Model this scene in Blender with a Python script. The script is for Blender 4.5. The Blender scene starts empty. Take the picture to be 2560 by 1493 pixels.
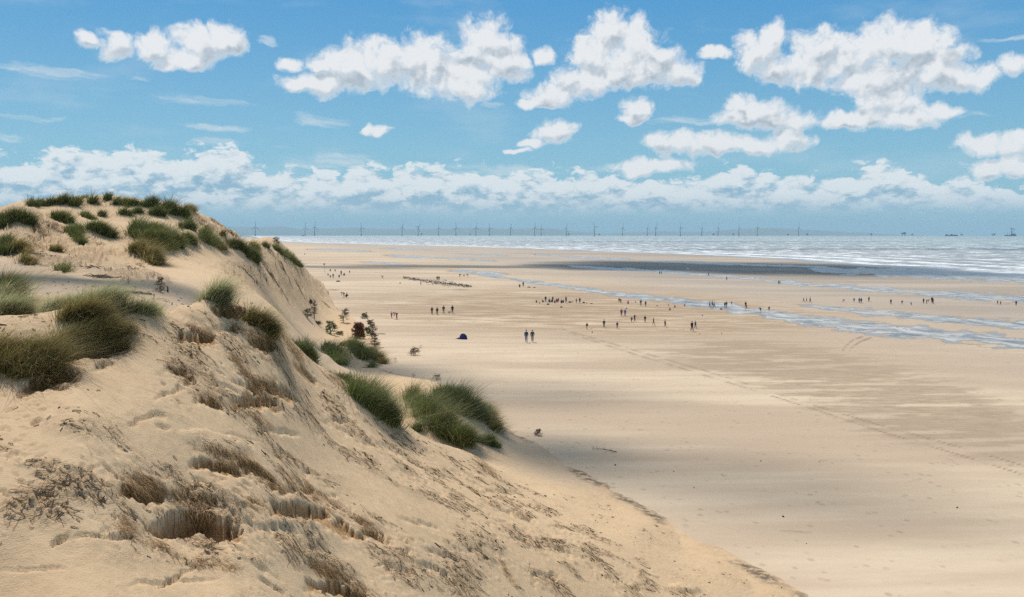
import bpy, math, random
import numpy as np
from mathutils import Vector, Matrix

# ------------------------------------------------------------------ camera, light, exposure
SC = bpy.context.scene
COL = SC.collection
FPX, CX, CY, EYE = 2217.0, 1280.0, 746.5, 584.0      # focal length in photo pixels, centre, eye-level row
CAM_H = 16.0
PITCH = math.atan((CY - EYE) / FPX)
cam_data = bpy.data.cameras.new('camera')
cam_data.sensor_width = 36.0
cam_data.lens = 36.0 * FPX / 2560.0
cam_data.clip_start = 0.1
cam_data.clip_end = 120000.0
cam = bpy.data.objects.new('camera', cam_data)
COL.objects.link(cam)
cam.location = (0, 0, CAM_H)
cam.rotation_euler = (math.pi / 2 - PITCH, 0, 0)
SC.camera = cam
SUN_EL, SUN_AZ = math.radians(55), math.radians(-24)   # azimuth from +Y, negative = left
SUN_DIR = Vector((math.sin(SUN_AZ) * math.cos(SUN_EL), math.cos(SUN_AZ) * math.cos(SUN_EL), math.sin(SUN_EL)))
sun_data = bpy.data.lights.new('sun', 'SUN')
sun_data.energy = 4.6
sun_data.angle = math.radians(0.5)
sun_data.color = (1.0, 0.955, 0.88)
sun = bpy.data.objects.new('sun', sun_data)
COL.objects.link(sun)
sun.rotation_euler = SUN_DIR.to_track_quat('Z', 'Y').to_euler()
SC.view_settings.view_transform = 'Standard'
SC.view_settings.look = 'None'
SC.view_settings.gamma = 1.0
SC.view_settings.use_curve_mapping = False
SC.view_settings.exposure = 0.0
SKY_STRENGTH = 0.10
HAZE = 3.6e-5
SC.render.engine = 'CYCLES'
SC.cycles.max_bounces = 8
SC.cycles.transparent_max_bounces = 24
SC.cycles.volume_bounces = 0
SC.cycles.use_denoising = False


def ray(px, py):
    """direction of the photo pixel from the camera, y component 1"""
    dx, dz = (px - CX) / FPX, (CY - py) / FPX
    c, s = math.cos(PITCH), math.sin(PITCH)
    y = c + dz * s
    z = dz * c - s
    return Vector((dx / y, 1.0, z / y))


def azel(px, py):
    d = ray(px, py).normalized()
    return math.degrees(math.atan2(d.x, d.y)), math.degrees(math.asin(d.z))


# ------------------------------------------------------------------ node expression helper
class G:
    """tiny wrapper that writes shader maths as expressions"""
    def __init__(self, tree):
        self.t = tree

    def node(self, kind, **props):
        n = self.t.nodes.new(kind)
        for k, v in props.items():
            setattr(n, k, v)
        return n

    def put(self, sock, v):
        if isinstance(v, E):
            self.t.links.new(v.s, sock)
        elif isinstance(v, bpy.types.NodeSocket):
            self.t.links.new(v, sock)
        else:
            try:
                sock.default_value = v
            except Exception:
                sock.default_value = (v, v, v)

    def m(self, op, *a, clamp=False):
        n = self.node('ShaderNodeMath', operation=op, use_clamp=clamp)
        for i, v in enumerate(a):
            self.put(n.inputs[i], v)
        return E(self, n.outputs[0])

    def smooth(self, v, a, b, lo=0.0, hi=1.0):
        n = self.node('ShaderNodeMapRange', interpolation_type='SMOOTHSTEP')
        for k, x in zip(('Value', 'From Min', 'From Max', 'To Min', 'To Max'), (v, a, b, lo, hi)):
            self.put(n.inputs[k], x)
        return E(self, n.outputs[0])

    def lin(self, v, a, b, lo=0.0, hi=1.0):
        n = self.node('ShaderNodeMapRange')
        for k, x in zip(('Value', 'From Min', 'From Max', 'To Min', 'To Max'), (v, a, b, lo, hi)):
            self.put(n.inputs[k], x)
        return E(self, n.outputs[0])

    def noise(self, vec, scale, detail=3.0, rough=0.5, dist=0.0, color=False, kind='FBM', dim='3D'):
        n = self.node('ShaderNodeTexNoise', noise_dimensions=dim)
        n.noise_type = kind
        self.put(n.inputs['Vector'], vec)
        n.inputs['Scale'].default_value = scale
        n.inputs['Detail'].default_value = detail
        n.inputs['Roughness'].default_value = rough
        n.inputs['Distortion'].default_value = dist
        return E(self, n.outputs['Color' if color else 'Fac'])

    def voronoi(self, vec, scale, feature='F1', smooth=None, rnd=1.0, dim='3D'):
        n = self.node('ShaderNodeTexVoronoi', feature=feature, voronoi_dimensions=dim)
        self.put(n.inputs['Vector'], vec)
        n.inputs['Scale'].default_value = scale
        n.inputs['Randomness'].default_value = rnd
        if smooth is not None:
            n.inputs['Smoothness'].default_value = smooth
        return E(self, n.outputs['Distance'])

    def vec(self, x, y, z=0.0):
        n = self.node('ShaderNodeCombineXYZ')
        for i, v in enumerate((x, y, z)):
            self.put(n.inputs[i], v)
        return E(self, n.outputs[0])

    def xyz(self, v):
        n = self.node('ShaderNodeSeparateXYZ')
        self.put(n.inputs[0], v)
        return [E(self, o) for o in n.outputs]

    def vm(self, op, a, b=None, scale=None):
        n = self.node('ShaderNodeVectorMath', operation=op)
        self.put(n.inputs[0], a)
        if b is not None:
            self.put(n.inputs[1], b)
        if scale is not None:
            self.put(n.inputs['Scale'], scale)
        return E(self, n.outputs[0])

    def mix(self, f, a, b, blend='MIX'):
        n = self.node('ShaderNodeMix', data_type='RGBA', blend_type=blend)
        self.put(n.inputs['Factor'], f)
        for k, v in (('A', a), ('B', b)):
            s = [i for i in n.inputs if i.name == k and i.type == 'RGBA'][0]
            if isinstance(v, tuple):
                s.default_value = (*v[:3], 1.0)
            else:
                self.put(s, v)
        return E(self, [o for o in n.outputs if o.type == 'RGBA'][0])

    def attr(self, name, color=False):
        n = self.node('ShaderNodeAttribute', attribute_name=name)
        return E(self, n.outputs['Color' if color else 'Fac'])


class E:
    def __init__(self, g, s): self.g, self.s = g, s
    def __add__(self, o): return self.g.m('ADD', self, o)
    def __radd__(self, o): return self.g.m('ADD', o, self)
    def __sub__(self, o): return self.g.m('SUBTRACT', self, o)
    def __rsub__(self, o): return self.g.m('SUBTRACT', o, self)
    def __mul__(self, o): return self.g.m('MULTIPLY', self, o)
    def __rmul__(self, o): return self.g.m('MULTIPLY', o, self)
    def __truediv__(self, o): return self.g.m('DIVIDE', self, o)
    def __pow__(self, o): return self.g.m('POWER', self, o)


# ------------------------------------------------------------------ sky with clouds
CUMULUS = [  # centre and radii in degrees are worked out from these photo positions
    (215,95,30,20),(282,108,40,34),(390,115,62,34),(500,110,70,46),(558,98,58,44),(460,150,70,30),
    (790,212,90,26),(880,175,80,58),(960,155,90,62),(1060,155,90,72),(1150,180,90,66),(1212,118,72,72),(1268,150,60,56),
    (1140,214,110,30),(730,160,34,18),(805,166,36,24),
    (1530,80,58,56),(1580,112,78,66),(1482,132,66,56),(1560,172,110,52),(1455,205,80,42),(1375,238,62,28),(1335,260,42,14),
    (1640,165,70,50),(1700,182,60,38),(1590,268,38,26),(1582,292,36,15),(1366,145,26,20),
    (1788,132,36,20),(1888,130,62,52),(1935,92,46,44),(1965,172,80,42),(2050,130,70,62),(2035,182,90,46),(2140,140,80,66),
    (2225,112,88,66),(2300,112,78,58),(2335,172,92,56),(2205,202,130,50),(2425,190,68,36),(2225,252,100,40),
    (2110,302,62,22),(2185,298,90,32),(2285,290,88,32),(2370,282,48,18),(2532,158,38,26),
    (1850,265,54,26),(1885,290,100,36),(1965,302,78,28),(1680,355,64,28),(1775,360,92,26),(1875,360,90,26),(1975,350,58,26),
    (1385,328,62,28),(1330,355,32,12),(1298,375,22,9),(1630,415,98,22),
    (2470,357,84,24),(2545,352,60,26),(2480,420,78,28),(2545,415,60,32),(935,322,38,13)]
WISPS = [(110,178,170,20),(500,254,140,13),(95,294,95,9),(525,318,85,10),(540,350,70,12),(800,300,70,18),(845,405,165,22),
         (1250,425,330,16),(340,190,40,14),(30,345,60,12),(190,390,90,20),(1760,300,150,10),(2400,290,110,8),(1235,262,26,9),
         (650,100,25,16),(690,366,50,7),(2515,100,90,7)]
BANK_TOP = [(-200,400),(0,402),(150,385),(300,378),(450,385),(560,365),(598,372),(625,415),(700,432),(900,425),(1100,425),(1250,432),(1450,440),
            (1650,448),(1760,452),(1830,425),(1900,445),(2050,450),(2130,430),(2215,412),(2280,440),(2400,462),(2560,470),(2800,460)]


def ellipse(px, py, rx, ry):
    a, e = azel(px, py)
    a1, _ = azel(px + rx, py)
    _, e1 = azel(px, py - ry)
    return a, e, a1 - a, e1 - e


def cloud_group():
    t = bpy.data.node_groups.new('cloud_density', 'ShaderNodeTree')
    t.interface.new_socket('P', in_out='INPUT', socket_type='NodeSocketVector')
    for n in ('cumulus', 'bank', 'soft'):
        t.interface.new_socket(n, in_out='OUTPUT', socket_type='NodeSocketFloat')
    g = G(t)
    gi, go = g.node('NodeGroupInput'), g.node('NodeGroupOutput')
    P = E(g, gi.outputs[0])
    w = g.noise(P, 0.50, 2.0, 0.5, color=True, dim='2D')
    W = g.vm('MULTIPLY', g.vm('SUBTRACT', w, (0.5, 0.5, 0.5)), (1.5, 1.1, 0))
    P2 = g.vm('ADD', P, W)
    x, y, _ = g.xyz(P2)
    macro = None
    for c in CUMULUS:
        a, e, ra, re = ellipse(*c)
        ra *= 1.16; re *= 1.16
        qx = g.m('MULTIPLY_ADD', x, 1 / ra, -a / ra)
        qy = g.m('MULTIPLY_ADD', y, 1 / re, -e / re)
        q = g.m('MULTIPLY_ADD', qx, qx, g.m('MULTIPLY', qy, qy))
        macro = q if macro is None else g.m('MINIMUM', macro, q)
    macro = 1.0 - macro
    # the sky beside and above the picture carries the same broken cumulus
    px_, py_, _ = g.xyz(P)
    outside = g.m('MAXIMUM', g.smooth(g.m('ABSOLUTE', px_), 33.0, 38.0), g.smooth(py_, 16.5, 20.0))
    scat = (g.noise(P, 0.085, 2.0, 0.5, dim='2D') - 0.53) * 7.0
    scat = scat * outside - (1.0 - outside) * 6.0
    macro = g.m('MAXIMUM', macro, g.m('MINIMUM', scat, 1.0))
    fine = g.noise(P2, 0.95, 7.0, 0.64, dim='2D')
    Pv = g.vm('ADD', P2, g.vm('SCALE', g.vm('SUBTRACT', g.noise(P, 2.2, 2.0, 0.5, color=True, dim='2D'), (0.5, 0.5, 0.5)), scale=0.9))
    bil = g.voronoi(Pv, 0.95, 'F1', dim='2D')
    bil2 = g.voronoi(Pv, 2.3, 'F1', dim='2D')
    d = g.m('MULTIPLY', macro, 1.25) + (fine - 0.5) * 2.1 + (0.42 - bil) * 0.6 + (0.42 - bil2) * 0.32
    g.put(go.inputs['cumulus'], d)
    g.put(go.inputs['soft'], g.m('MULTIPLY', macro, 0.9) + (g.noise(P2, 0.42, 2.0, 0.5, dim='2D') - 0.5) * 2.4 - bil * 0.5)
    # low bank near the horizon
    fc = g.node('ShaderNodeFloatCurve')
    cur = fc.mapping.curves[0]
    pts = []
    for bx, by in BANK_TOP:
        a, e = azel(bx, by - 10)
        pts.append(((a + 45) / 90.0, e / 10.0))
    cur.points[0].location = (0.0, 0.45)
    cur.points[1].location = (1.0, 0.32)
    for p in pts:
        cur.points.new(*p)
    fc.mapping.update()
    g.put(fc.inputs['Value'], g.lin(x * 0.3 + px_ * 0.7, -45.0, 45.0))
    top = E(g, fc.outputs[0]) * 10.0
    Pb = g.vm('MULTIPLY', P, (0.62, 1.25, 1.0))
    wb = g.vm('MULTIPLY', g.vm('SUBTRACT', g.noise(Pb, 1.2, 4.0, 0.55, color=True, dim='2D'), (0.5, 0.5, 0.5)), (0.9, 0.9, 0))
    Pb = g.vm('ADD', Pb, wb)
    b1 = g.voronoi(Pb, 0.85, 'F1', dim='2D')
    b2 = g.voronoi(Pb, 2.1, 'F1', dim='2D')
    b3 = g.voronoi(Pb, 5.2, 'F1', dim='2D')
    nb = g.noise(Pb, 0.8, 5.0, 0.6, dim='2D')
    bank = (0.45 - b1) * 1.25 + (0.45 - b2) * 0.75 + (0.4 - b3) * 0.34 + (nb - 0.5) * 1.6
    tt = g.m('MINIMUM', (top - py_) * 1.1, 1.3)
    g.put(go.inputs['bank'], bank + tt)
    return t


def build_world():
    world = bpy.data.worlds.new('World')
    SC.world = world
    world.use_nodes = True
    t = world.node_tree
    t.nodes.clear()
    g = G(t)
    sky = g.node('ShaderNodeTexSky', sky_type='NISHITA')
    sky.sun_disc = False
    sky.sun_elevation = SUN_EL
    sky.sun_rotation = SUN_AZ
    sky.altitude = 0
    sky.air_density = 1.0
    sky.dust_density = 0.6
    sky.ozone_density = 2.2
    tc = g.node('ShaderNodeTexCoord')
    x, y, z = g.xyz(tc.outputs['Generated'])
    az = g.m('ARCTAN2', x, y) * (180 / math.pi)
    el = g.m('ARCSINE', z) * (180 / math.pi)
    P = g.vec(az, el, 0.0)
    grp = cloud_group()

    def dens(v):
        n = g.node('ShaderNodeGroup')
        n.node_tree = grp
        g.put(n.inputs[0], v)
        return E(g, n.outputs['cumulus']), E(g, n.outputs['bank']), E(g, n.outputs['soft'])
    c0, b0, s0 = dens(P)
    c1, b1, s1 = dens(g.vm('ADD', P, (-0.22, 0.60, 0)))
    base = g.mix(1.0, E(g, sky.outputs[0]), SKY_TINT, 'MULTIPLY')
    air = g.mix(g.smooth(el, 0.0, 17.0), SKY_LOW, SKY_HIGH)
    air = g.mix(g.smooth(el, 15.0, 75.0), air, SKY_TOP)
    base = g.mix(0.8, base, air)
    # cumulus
    a_c = g.smooth(c0, -0.25, 1.0) * 0.98
    lit = g.smooth((c0 - c1) * 0.22 + (s0 - s1) * 1.0, -0.62, 0.30)
    thick = g.smooth(c0, 0.15, 1.1)
    shade = g.m('MULTIPLY', 1.0 - lit, thick)
    ccol = g.mix(shade, tuple(v * CLOUD_GAIN for v in (0.97, 0.985, 1.0)), tuple(v * CLOUD_GAIN for v in (0.50, 0.58, 0.66)))
    # bank
    a_b = g.smooth(b0, 0.0, 0.55) * g.smooth(el, 0.7, 1.9) * 0.95
    litb = g.smooth(b0 - b1, -0.75, 0.75)
    lowmix = g.smooth(el, 0.4, 2.8)
    bshade = tuple(v * CLOUD_GAIN for v in (0.33, 0.54, 0.70))
    bcol = g.mix(litb, bshade, tuple(v * CLOUD_GAIN for v in (0.93, 0.98, 1.0)))
    bcol = g.mix(lowmix, tuple(v * CLOUD_GAIN for v in (0.46, 0.64, 0.75)), bcol)
    # wisps
    Pw = g.vm('ADD', P, g.vm('MULTIPLY', g.vm('SUBTRACT', g.noise(P, 0.4, 4.0, 0.55, color=True, dim='2D'), (0.5, 0.5, 0.5)), (3.0, 0.7, 0)))
    wx, wy, _ = g.xyz(Pw)
    mw = None
    for c in WISPS:
        a, e, ra, re = ellipse(*c)
        qx = g.m('MULTIPLY_ADD', wx, 1 / ra, -a / ra)
        qy = g.m('MULTIPLY_ADD', wy + wx * 0.0, 1 / re, -e / re)
        q = g.m('MULTIPLY_ADD', qx, qx, g.m('MULTIPLY', qy, qy))
        mw = q if mw is None else g.m('MINIMUM', mw, q)
    rot = g.vec(wx * 0.22 + wy * 0.12, wy * 1.5 + wx * 0.12, 0.0)
    wn = g.noise(rot, 1.3, 5.0, 0.6, dim='2D')
    a_w = g.smooth((1.0 - mw) * 0.55 + (wn - 0.5) * 2.2, -0.05, 0.9) * 0.62
    veil = g.smooth(g.noise(g.vec(az * 0.10, el * 0.35, 3.0), 1.0, 4.0, 0.6, dim='2D'), 0.5, 0.75) * 0.16
    a_w = g.m('MAXIMUM', a_w, veil)
    wcol = tuple(v * CLOUD_GAIN for v in (0.78, 0.87, 0.92))
    # haze belt low on the horizon
    hz = g.smooth(el, 3.4, -0.5) * 0.55
    out = g.mix(hz, base, HORIZON)
    out = g.mix(a_w, out, wcol)
    out = g.mix(a_b, out, bcol)
    out = g.mix(a_c, out, ccol)
    bg = g.node('ShaderNodeBackground')
    g.put(bg.inputs['Color'], out)
    bg.inputs['Strength'].default_value = SKY_STRENGTH
    o = g.node('ShaderNodeOutputWorld')
    t.links.new(bg.outputs[0], o.inputs['Surface'])
    world.cycles.sampling_method = 'MANUAL'
    world.cycles.sample_map_resolution = 512


CLOUD_GAIN = 0.88 / SKY_STRENGTH
SKY_TINT = (0.82, 1.0, 0.92)
SKY_LOW = tuple(v / SKY_STRENGTH for v in (0.25, 0.53, 0.70))
SKY_HIGH = tuple(v / SKY_STRENGTH for v in (0.040, 0.29, 0.64))
SKY_TOP = tuple(v / SKY_STRENGTH for v in (0.06, 0.17, 0.34))
HORIZON = tuple(v / SKY_STRENGTH for v in (0.30, 0.50, 0.64))
build_world()

# ------------------------------------------------------------------ numpy noise and helpers
RNG = np.random.RandomState(7)
_perm = np.random.RandomState(3).permutation(512).astype(np.int64)
_perm = np.concatenate([_perm % 256, _perm % 256])
_ga = np.random.RandomState(5).rand(256) * 2 * math.pi
_gx, _gy = np.cos(_ga), np.sin(_ga)


def perlin(x, y, seed=0):
    x = np.asarray(x, float) + seed * 17.31
    y = np.asarray(y, float) + seed * 9.73
    xi, yi = np.floor(x).astype(np.int64), np.floor(y).astype(np.int64)
    xf, yf = x - xi, y - yi
    u, v = xf * xf * xf * (xf * (xf * 6 - 15) + 10), yf * yf * yf * (yf * (yf * 6 - 15) + 10)

    def gr(ix, iy, dx, dy):
        h = _perm[(_perm[ix & 255] + iy) & 255]
        return _gx[h] * dx + _gy[h] * dy
    a = gr(xi, yi, xf, yf)
    b = gr(xi + 1, yi, xf - 1, yf)
    c = gr(xi, yi + 1, xf, yf - 1)
    d = gr(xi + 1, yi + 1, xf - 1, yf - 1)
    return (a + (b - a) * u + (c - a) * v + (a - b - c + d) * u * v) * 1.5


def fbm(x, y, octaves=4, seed=0, rough=0.5):
    s, a, t = 0.0, 1.0, 0.0
    for i in range(octaves):
        s = s + a * perlin(x * 2 ** i, y * 2 ** i, seed + i * 3)
        t += a
        a *= rough
    return s / t


def sstep(a, b, v):
    t = np.clip((v - a) / (b - a), 0, 1)
    return t * t * (3 - 2 * t)


# ------------------------------------------------------------------ the beach profile
SHORE = np.array([(-200, 290), (380, 298), (740, 362), (1200, 300), (1880, 95), (2400, 20), (9000, 20)], float)  # distance along coast, beach width
SEA_Z = -3.0


def coast_s(x, y):
    return (x - 23 + 0.3 * y) / 1.044


def beach_t(x, y):
    return coast_s(x, y) / np.interp(y, SHORE[:, 0], SHORE[:, 1])


def beach_z(x, y):
    t = beach_t(x, y)
    z = np.where(t > 0, -3.0 * np.clip(t, 0, 1.6), 0.0)
    far = sstep(40, 160, np.abs(y))
    z = z + far * 0.10 * perlin(x / 60, y / 35, 4) + 0.02 * perlin(x / 7, y / 9, 5)
    return z


def on_beach(px, py):
    """point of the beach seen at a photo pixel"""
    d = ray(px, py)
    y = CAM_H / max(-d.z, 1e-4)
    for _ in range(30):
        z = float(beach_z(np.array(d.x * y), np.array(y)))
        y = 0.5 * y + 0.5 * (CAM_H - z) / max(-d.z, 1e-4)
    return Vector((d.x * y, y, float(beach_z(np.array(d.x * y), np.array(y)))))


# ------------------------------------------------------------------ the dunes as control points (photo position, distance)
SEEN = [
    # near crest
    (-250,760,21),(0,790,23),(76,786,23.4),(163,770,24),(231,745,25),(290,742,25.5),(354,745,26),(403,773,27),(463,767,28.5),(517,743,30),(558,741,30.8),
    (577,752,31.2),(617,757,32),(657,768,33),(686,788,33.8),(703,817,34.3),(729,850,35),(771,893,35.8),(823,928,36.8),(857,950,37.6),
    (886,976,38.6),(930,1008,40),(971,1031,41.5),(1030,1072,43.8),(1071,1097,45),(1110,1112,47),(1157,1127,47.5),(1200,1147,47.5),(1246,1183,47),(1290,1212,47),
    # face of the near dune
    (0,1750,9.5),(0,1493,12.5),(0,1350,13.5),(0,1200,15),(0,1000,18.7),(0,880,21),(-300,1493,11.5),(-300,1200,14),(-300,900,18.5),
    (200,1493,12.5),(200,1350,14),(200,1200,15.5),(200,1050,17.5),(120,900,20.8),(250,900,21.6),(300,800,24.4),
    (400,1493,13.5),(400,1400,15),(400,1300,16.5),(400,1100,19),(400,950,21.8),(430,830,25.2),
    (600,1493,15),(600,1400,16.4),(480,1270,17.8),(520,1345,16.9),(600,1750,12),(1200,1750,18.5),(1800,1750,28),
    (600,1200,19.6),(600,1050,22.8),(600,900,26.8),(560,800,29.3),(650,850,29.6),
    (800,1493,18),(800,1400,20),(780,1300,21.2),(760,1190,24.5),(800,1150,26.5),(800,1050,30),(780,970,33.2),
    (1000,1493,21),(1000,1350,24.5),(1000,1250,28),(1000,1150,33),(980,1080,38.5),
    (1200,1493,25),(1200,1350,29),(1200,1250,35),(1180,1180,42),
    (1400,1493,29),(1400,1400,32),(1400,1300,40),(1400,1240,48),(1600,1493,33),(1600,1400,37.5),(1600,1320,44),(1800,1493,36),(1800,1430,39.5),(1950,1493,38.5),
    (1500,1265,49),(1592,1290,48),(1720,1370,44),(1850,1425,41),
    # low ground behind the near dune, right
    (1250,1092,66),(1160,1110,58),(1313,1115,66),(1396,1155,61),(1300,1160,58),(1190,1050,67),(1240,1062,70),
    (1110,985,72),(1040,965,76),(980,955,82),(950,935,93),(900,922,97),(850,892,105),(800,880,100),
    # hollow behind the crest
    (100,700,50),(0,670,63),(-250,680,58),(350,722,48),(430,757,44),(450,702,65),(550,702,75),(640,742,80),(700,782,86),(740,832,92),
    (200,690,60),(300,700,60),(0,720,45),(200,725,44),
    (757,862,102),(830,880,106),(900,878,109),(940,897,106),(955,862,118),(880,802,145),(790,792,140),(720,742,125),(800,740,170),(860,765,180),(885,792,160),(930,830,138),
    # far hill
    (700,604,150),(730,627,162),(757,668,180),(790,700,200),(820,717,222),(850,737,235),(900,772,190),
    (700,660,130),(750,700,150),(800,730,175),(600,620,116),(600,660,105),(600,700,95),(500,640,95),(500,600,100),(420,640,88),
    (-250,540,85),(0,535,90),(70,500,99),(130,492,105),(200,490,110),(260,489,112),(330,495,112),(420,506,112),(480,523,115),(530,555,118),(580,582,122),(640,602,134),(690,606,145),
    (100,520,97),(250,525,102),(350,535,101),(450,565,103),(300,570,95),(200,560,91),(50,560,82),(-250,560,80),(0,600,77),(100,600,80),(200,620,81),(300,620,86),(380,600,93),
    (0,640,71),(100,650,70),(200,660,70),(300,668,74),(380,680,75),(450,662,84),(-250,640,70),
    (560,640,108),(650,640,124),
]
HID = [  # photo column, height, distance: ground hidden behind crests and below the beach
    (-250,12.6,32),(0,12.9,30),(200,12.6,31),(330,12.6,31),(430,12.2,35),(520,12.0,38),(600,11.2,41),(600,10.8,52),(660,9.5,43),(700,8.0,47),(771,5.0,52),(771,4.0,66),(857,3.2,50),
    (857,2.0,72),(940,3.0,54),(1000,2.6,58),(1080,2.4,58),
    (-250,14,120),(0,15,130),(200,15,140),(330,15,140),(450,13,145),(530,11,150),(640,9,165),(700,8,185),(760,5,215),
    (-250,8,200),(0,8,220),(300,7,240),(600,5,260),(740,2,280),(800,0,290),
    (1450,0.1,66),(1650,-0.2,55),(1850,-0.3,47),(2050,-0.5,42),(2300,-1.0,36),(2300,-1,60),(1500,-0.5,90),(1200,-0.5,100),(1000,-0.3,130),(950,-0.5,200),(1000,-1,300),(1600,-1,150),(2300,-1,150),(2100,-0.6,33),(2200,0,25),
]
ctrl = []
for px, py, D in SEEN:
    d = ray(px, py)
    ctrl.append((d.x, math.log(D), CAM_H + d.z * D))
for px, z, D in HID:
    ctrl.append((ray(px, 800).x, math.log(D), z))
for px, py, D in SEEN[1:27]:                        # ground falls away behind the near crest
    d = ray(px, py)
    for k_, drop in ((1.07, 0.22), (1.18, 0.75)):
        ctrl.append((d.x, math.log(D * k_), CAM_H + d.z * D * k_ - drop))
for px, py, D in [p for p in SEEN if p[2] > 84 and p[1] < 600 and (p[1] < 508 or p[0] > 470) and p[0] < 700 and (p[0] > 470 or p[1] < 507 or p[0] < 10)]:
    d = ray(px, py)
    ctrl.append((d.x, math.log(D * 1.10), CAM_H + d.z * D * 1.10 - 1.6))
ctrl = np.array(ctrl)
KS = 2.6


def _phi(r2):
    return 0.5 * r2 * np.log(r2 + 1e-12)


_u, _v = ctrl[:, 0] * KS, ctrl[:, 1]
_A = _phi((_u[:, None] - _u) ** 2 + (_v[:, None] - _v) ** 2) + np.eye(len(_u)) * 2e-4
_Pm = np.stack([np.ones_like(_u), _u, _v], 1)
_M = np.block([[_A, _Pm], [_Pm.T, np.zeros((3, 3))]])
_wt = np.linalg.solve(_M, np.concatenate([ctrl[:, 2], np.zeros(3)]))

FOOT = [(950,860),(930,925),(1240,1068),(1320,1098),(1347,1110),(1396,1150),(1440,1175),(1490,1200),(1534,1227),(1592,1256),(1633,1275),(1678,1306),(1722,1347),
        (1790,1367),(1842,1391),(1900,1422),(1985,1470),(2012,1490),(2160,1600),(2400,1800)]
_f = [on_beach(*p) for p in FOOT]
_fx = np.array([p.x for p in _f][::-1]); _fy = np.array([p.y for p in _f][::-1])
_o = np.argsort(_fy); _fx, _fy = _fx[_o], _fy[_o]
_ex = np.array([(-30, 160), (-48, 215), (-60, 250), (-110, 420), (-190, 700)], float)
FOOT_Y = np.concatenate([_fy[_fy < 150], _ex[:, 1]])
FOOT_X = np.concatenate([_fx[_fy < 150], _ex[:, 0]])


def rbf(s, lny):
    out = np.zeros(s.size)
    s, lny = s.ravel(), lny.ravel()
    for i in range(0, s.size, 20000):
        a, b = s[i:i + 20000, None] * KS, lny[i:i + 20000, None]
        r2 = (a - _u) ** 2 + (b - _v) ** 2
        out[i:i + 20000] = _phi(r2) @ _wt[:-3] + _wt[-3] + a[:, 0] * _wt[-2] + b[:, 0] * _wt[-1]
    return out


# ------------------------------------------------------------------ dune grid
NS, NR = 900, 780
S_ = np.linspace(-0.78, 0.44, NS)
# rows: dense where the picture is dense
LY = np.concatenate([np.linspace(math.log(5.0), math.log(11.0), 30, endpoint=False),
                     np.linspace(math.log(11.0), math.log(52.0), NR - 30 - 250, endpoint=False),
                     np.linspace(math.log(52.0), math.log(330.0), 250)])
GS, GL = np.meshgrid(S_, LY)
_cs = np.linspace(-0.78, 0.44, 200); _cl = np.linspace(math.log(5.0), math.log(330.0), 260)
_cg = rbf(*np.meshgrid(_cs, _cl)).reshape(260, 200)


def bil(grid, s, l, s0, s1, l0, l1):
    n, m = grid.shape
    a = np.clip((s - s0) / (s1 - s0) * (m - 1), 0, m - 1.001)
    b = np.clip((l - l0) / (l1 - l0) * (n - 1), 0, n - 1.001)
    i, j = a.astype(int), b.astype(int)
    fa, fb = a - i, b - j
    fa2, fb2 = fa, fb
    return (grid[j, i] * (1 - fa2) * (1 - fb2) + grid[j, i + 1] * fa2 * (1 - fb2) + grid[j + 1, i] * (1 - fa2) * fb2 + grid[j + 1, i + 1] * fa2 * fb2)


BASE = rbf(GS, GL).reshape(GS.shape)
GY = np.exp(GL)
GX = GS * GY


def px_of(x, y, z):
    """photo pixel of world points (numpy)"""
    c, s = math.cos(PITCH), math.sin(PITCH)
    dz = z - CAM_H
    depth = y * c - dz * s
    return CX + FPX * x / depth, CY - FPX * (y * s + dz * c) / depth


PXG, PYG = px_of(GX, GY, BASE)


def blob(px, py, rx, ry, rot=0.0, soft=0.5):
    """soft elliptical patch of the dune laid out by where it is seen (used once, to place relief on the ground)"""
    c, s = math.cos(math.radians(rot)), math.sin(math.radians(rot))
    dx, dy = PXG - px, PYG - py
    q = np.sqrt(((dx * c + dy * s) / rx) ** 2 + ((-dx * s + dy * c) / ry) ** 2)
    return 1 - sstep(1 - soft, 1 + soft, q)


NEAR = GY < 52
# only the face turned to the viewer carries the near relief
face = sstep(60, 50, GY)

# ------------------------------------------------------------------ relief of the dunes
rough = np.full_like(BASE, 0.30)          # how broken the crust is, 0 smooth .. 1
for b in [(820,1020,260,90,38),(1050,1210,300,75,30),(1350,1330,330,80,32),(560,960,200,130,40),(450,1000,120,60,60),(150,1180,220,110,-20),
          (420,1250,220,90,10),(700,1230,260,80,32),(1150,1400,300,90,15),(750,1130,200,50,30),(640,880,120,80,35),(880,1450,180,60,10),(1500,1430,260,60,20),
          (620,1380,240,50,-8)]:
    rough = np.maximum(rough, blob(*b, soft=0.6))
smoothz = np.maximum.reduce([blob(980,1250,170,45,24), blob(760,1120,120,30,32), blob(330,940,110,50,-40), blob(200,1450,420,50,2), blob(700,1440,160,30,5), blob(400,1080,90,60,0)])
rough = rough * face
rough = rough * (1 - 0.92 * smoothz * face)
farrough = np.maximum.reduce([blob(740,690,100,60,45), blob(620,690,70,30,20), blob(200,640,140,34,5), blob(80,600,110,60,30), blob(330,690,90,22,10), blob(560,560,60,40,40)]) * (1 - face)
patch = sstep(-0.15, 0.35, fbm(GX / 1.6, GY / 1.9, 3, 11))
Z = BASE.copy()
amp = sstep(6, 14, GY)
Z += 0.07 * amp * fbm(GX / 4.5, GY / 4.5, 3, 21) * face
Z += (1 - face) * 0.35 * fbm(GX / 14, GY / 14, 4, 22) * sstep(0.5, 3.0, BASE)


def terrace(h, n, sharp=0.16):
    """little ledges of height h stepping along the field n; the drop faces the viewer"""
    t = n % 1.0
    return h * (np.where(t < 1 - sharp, t / (1 - sharp), (1 - t) / sharp) - 0.5)


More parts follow.
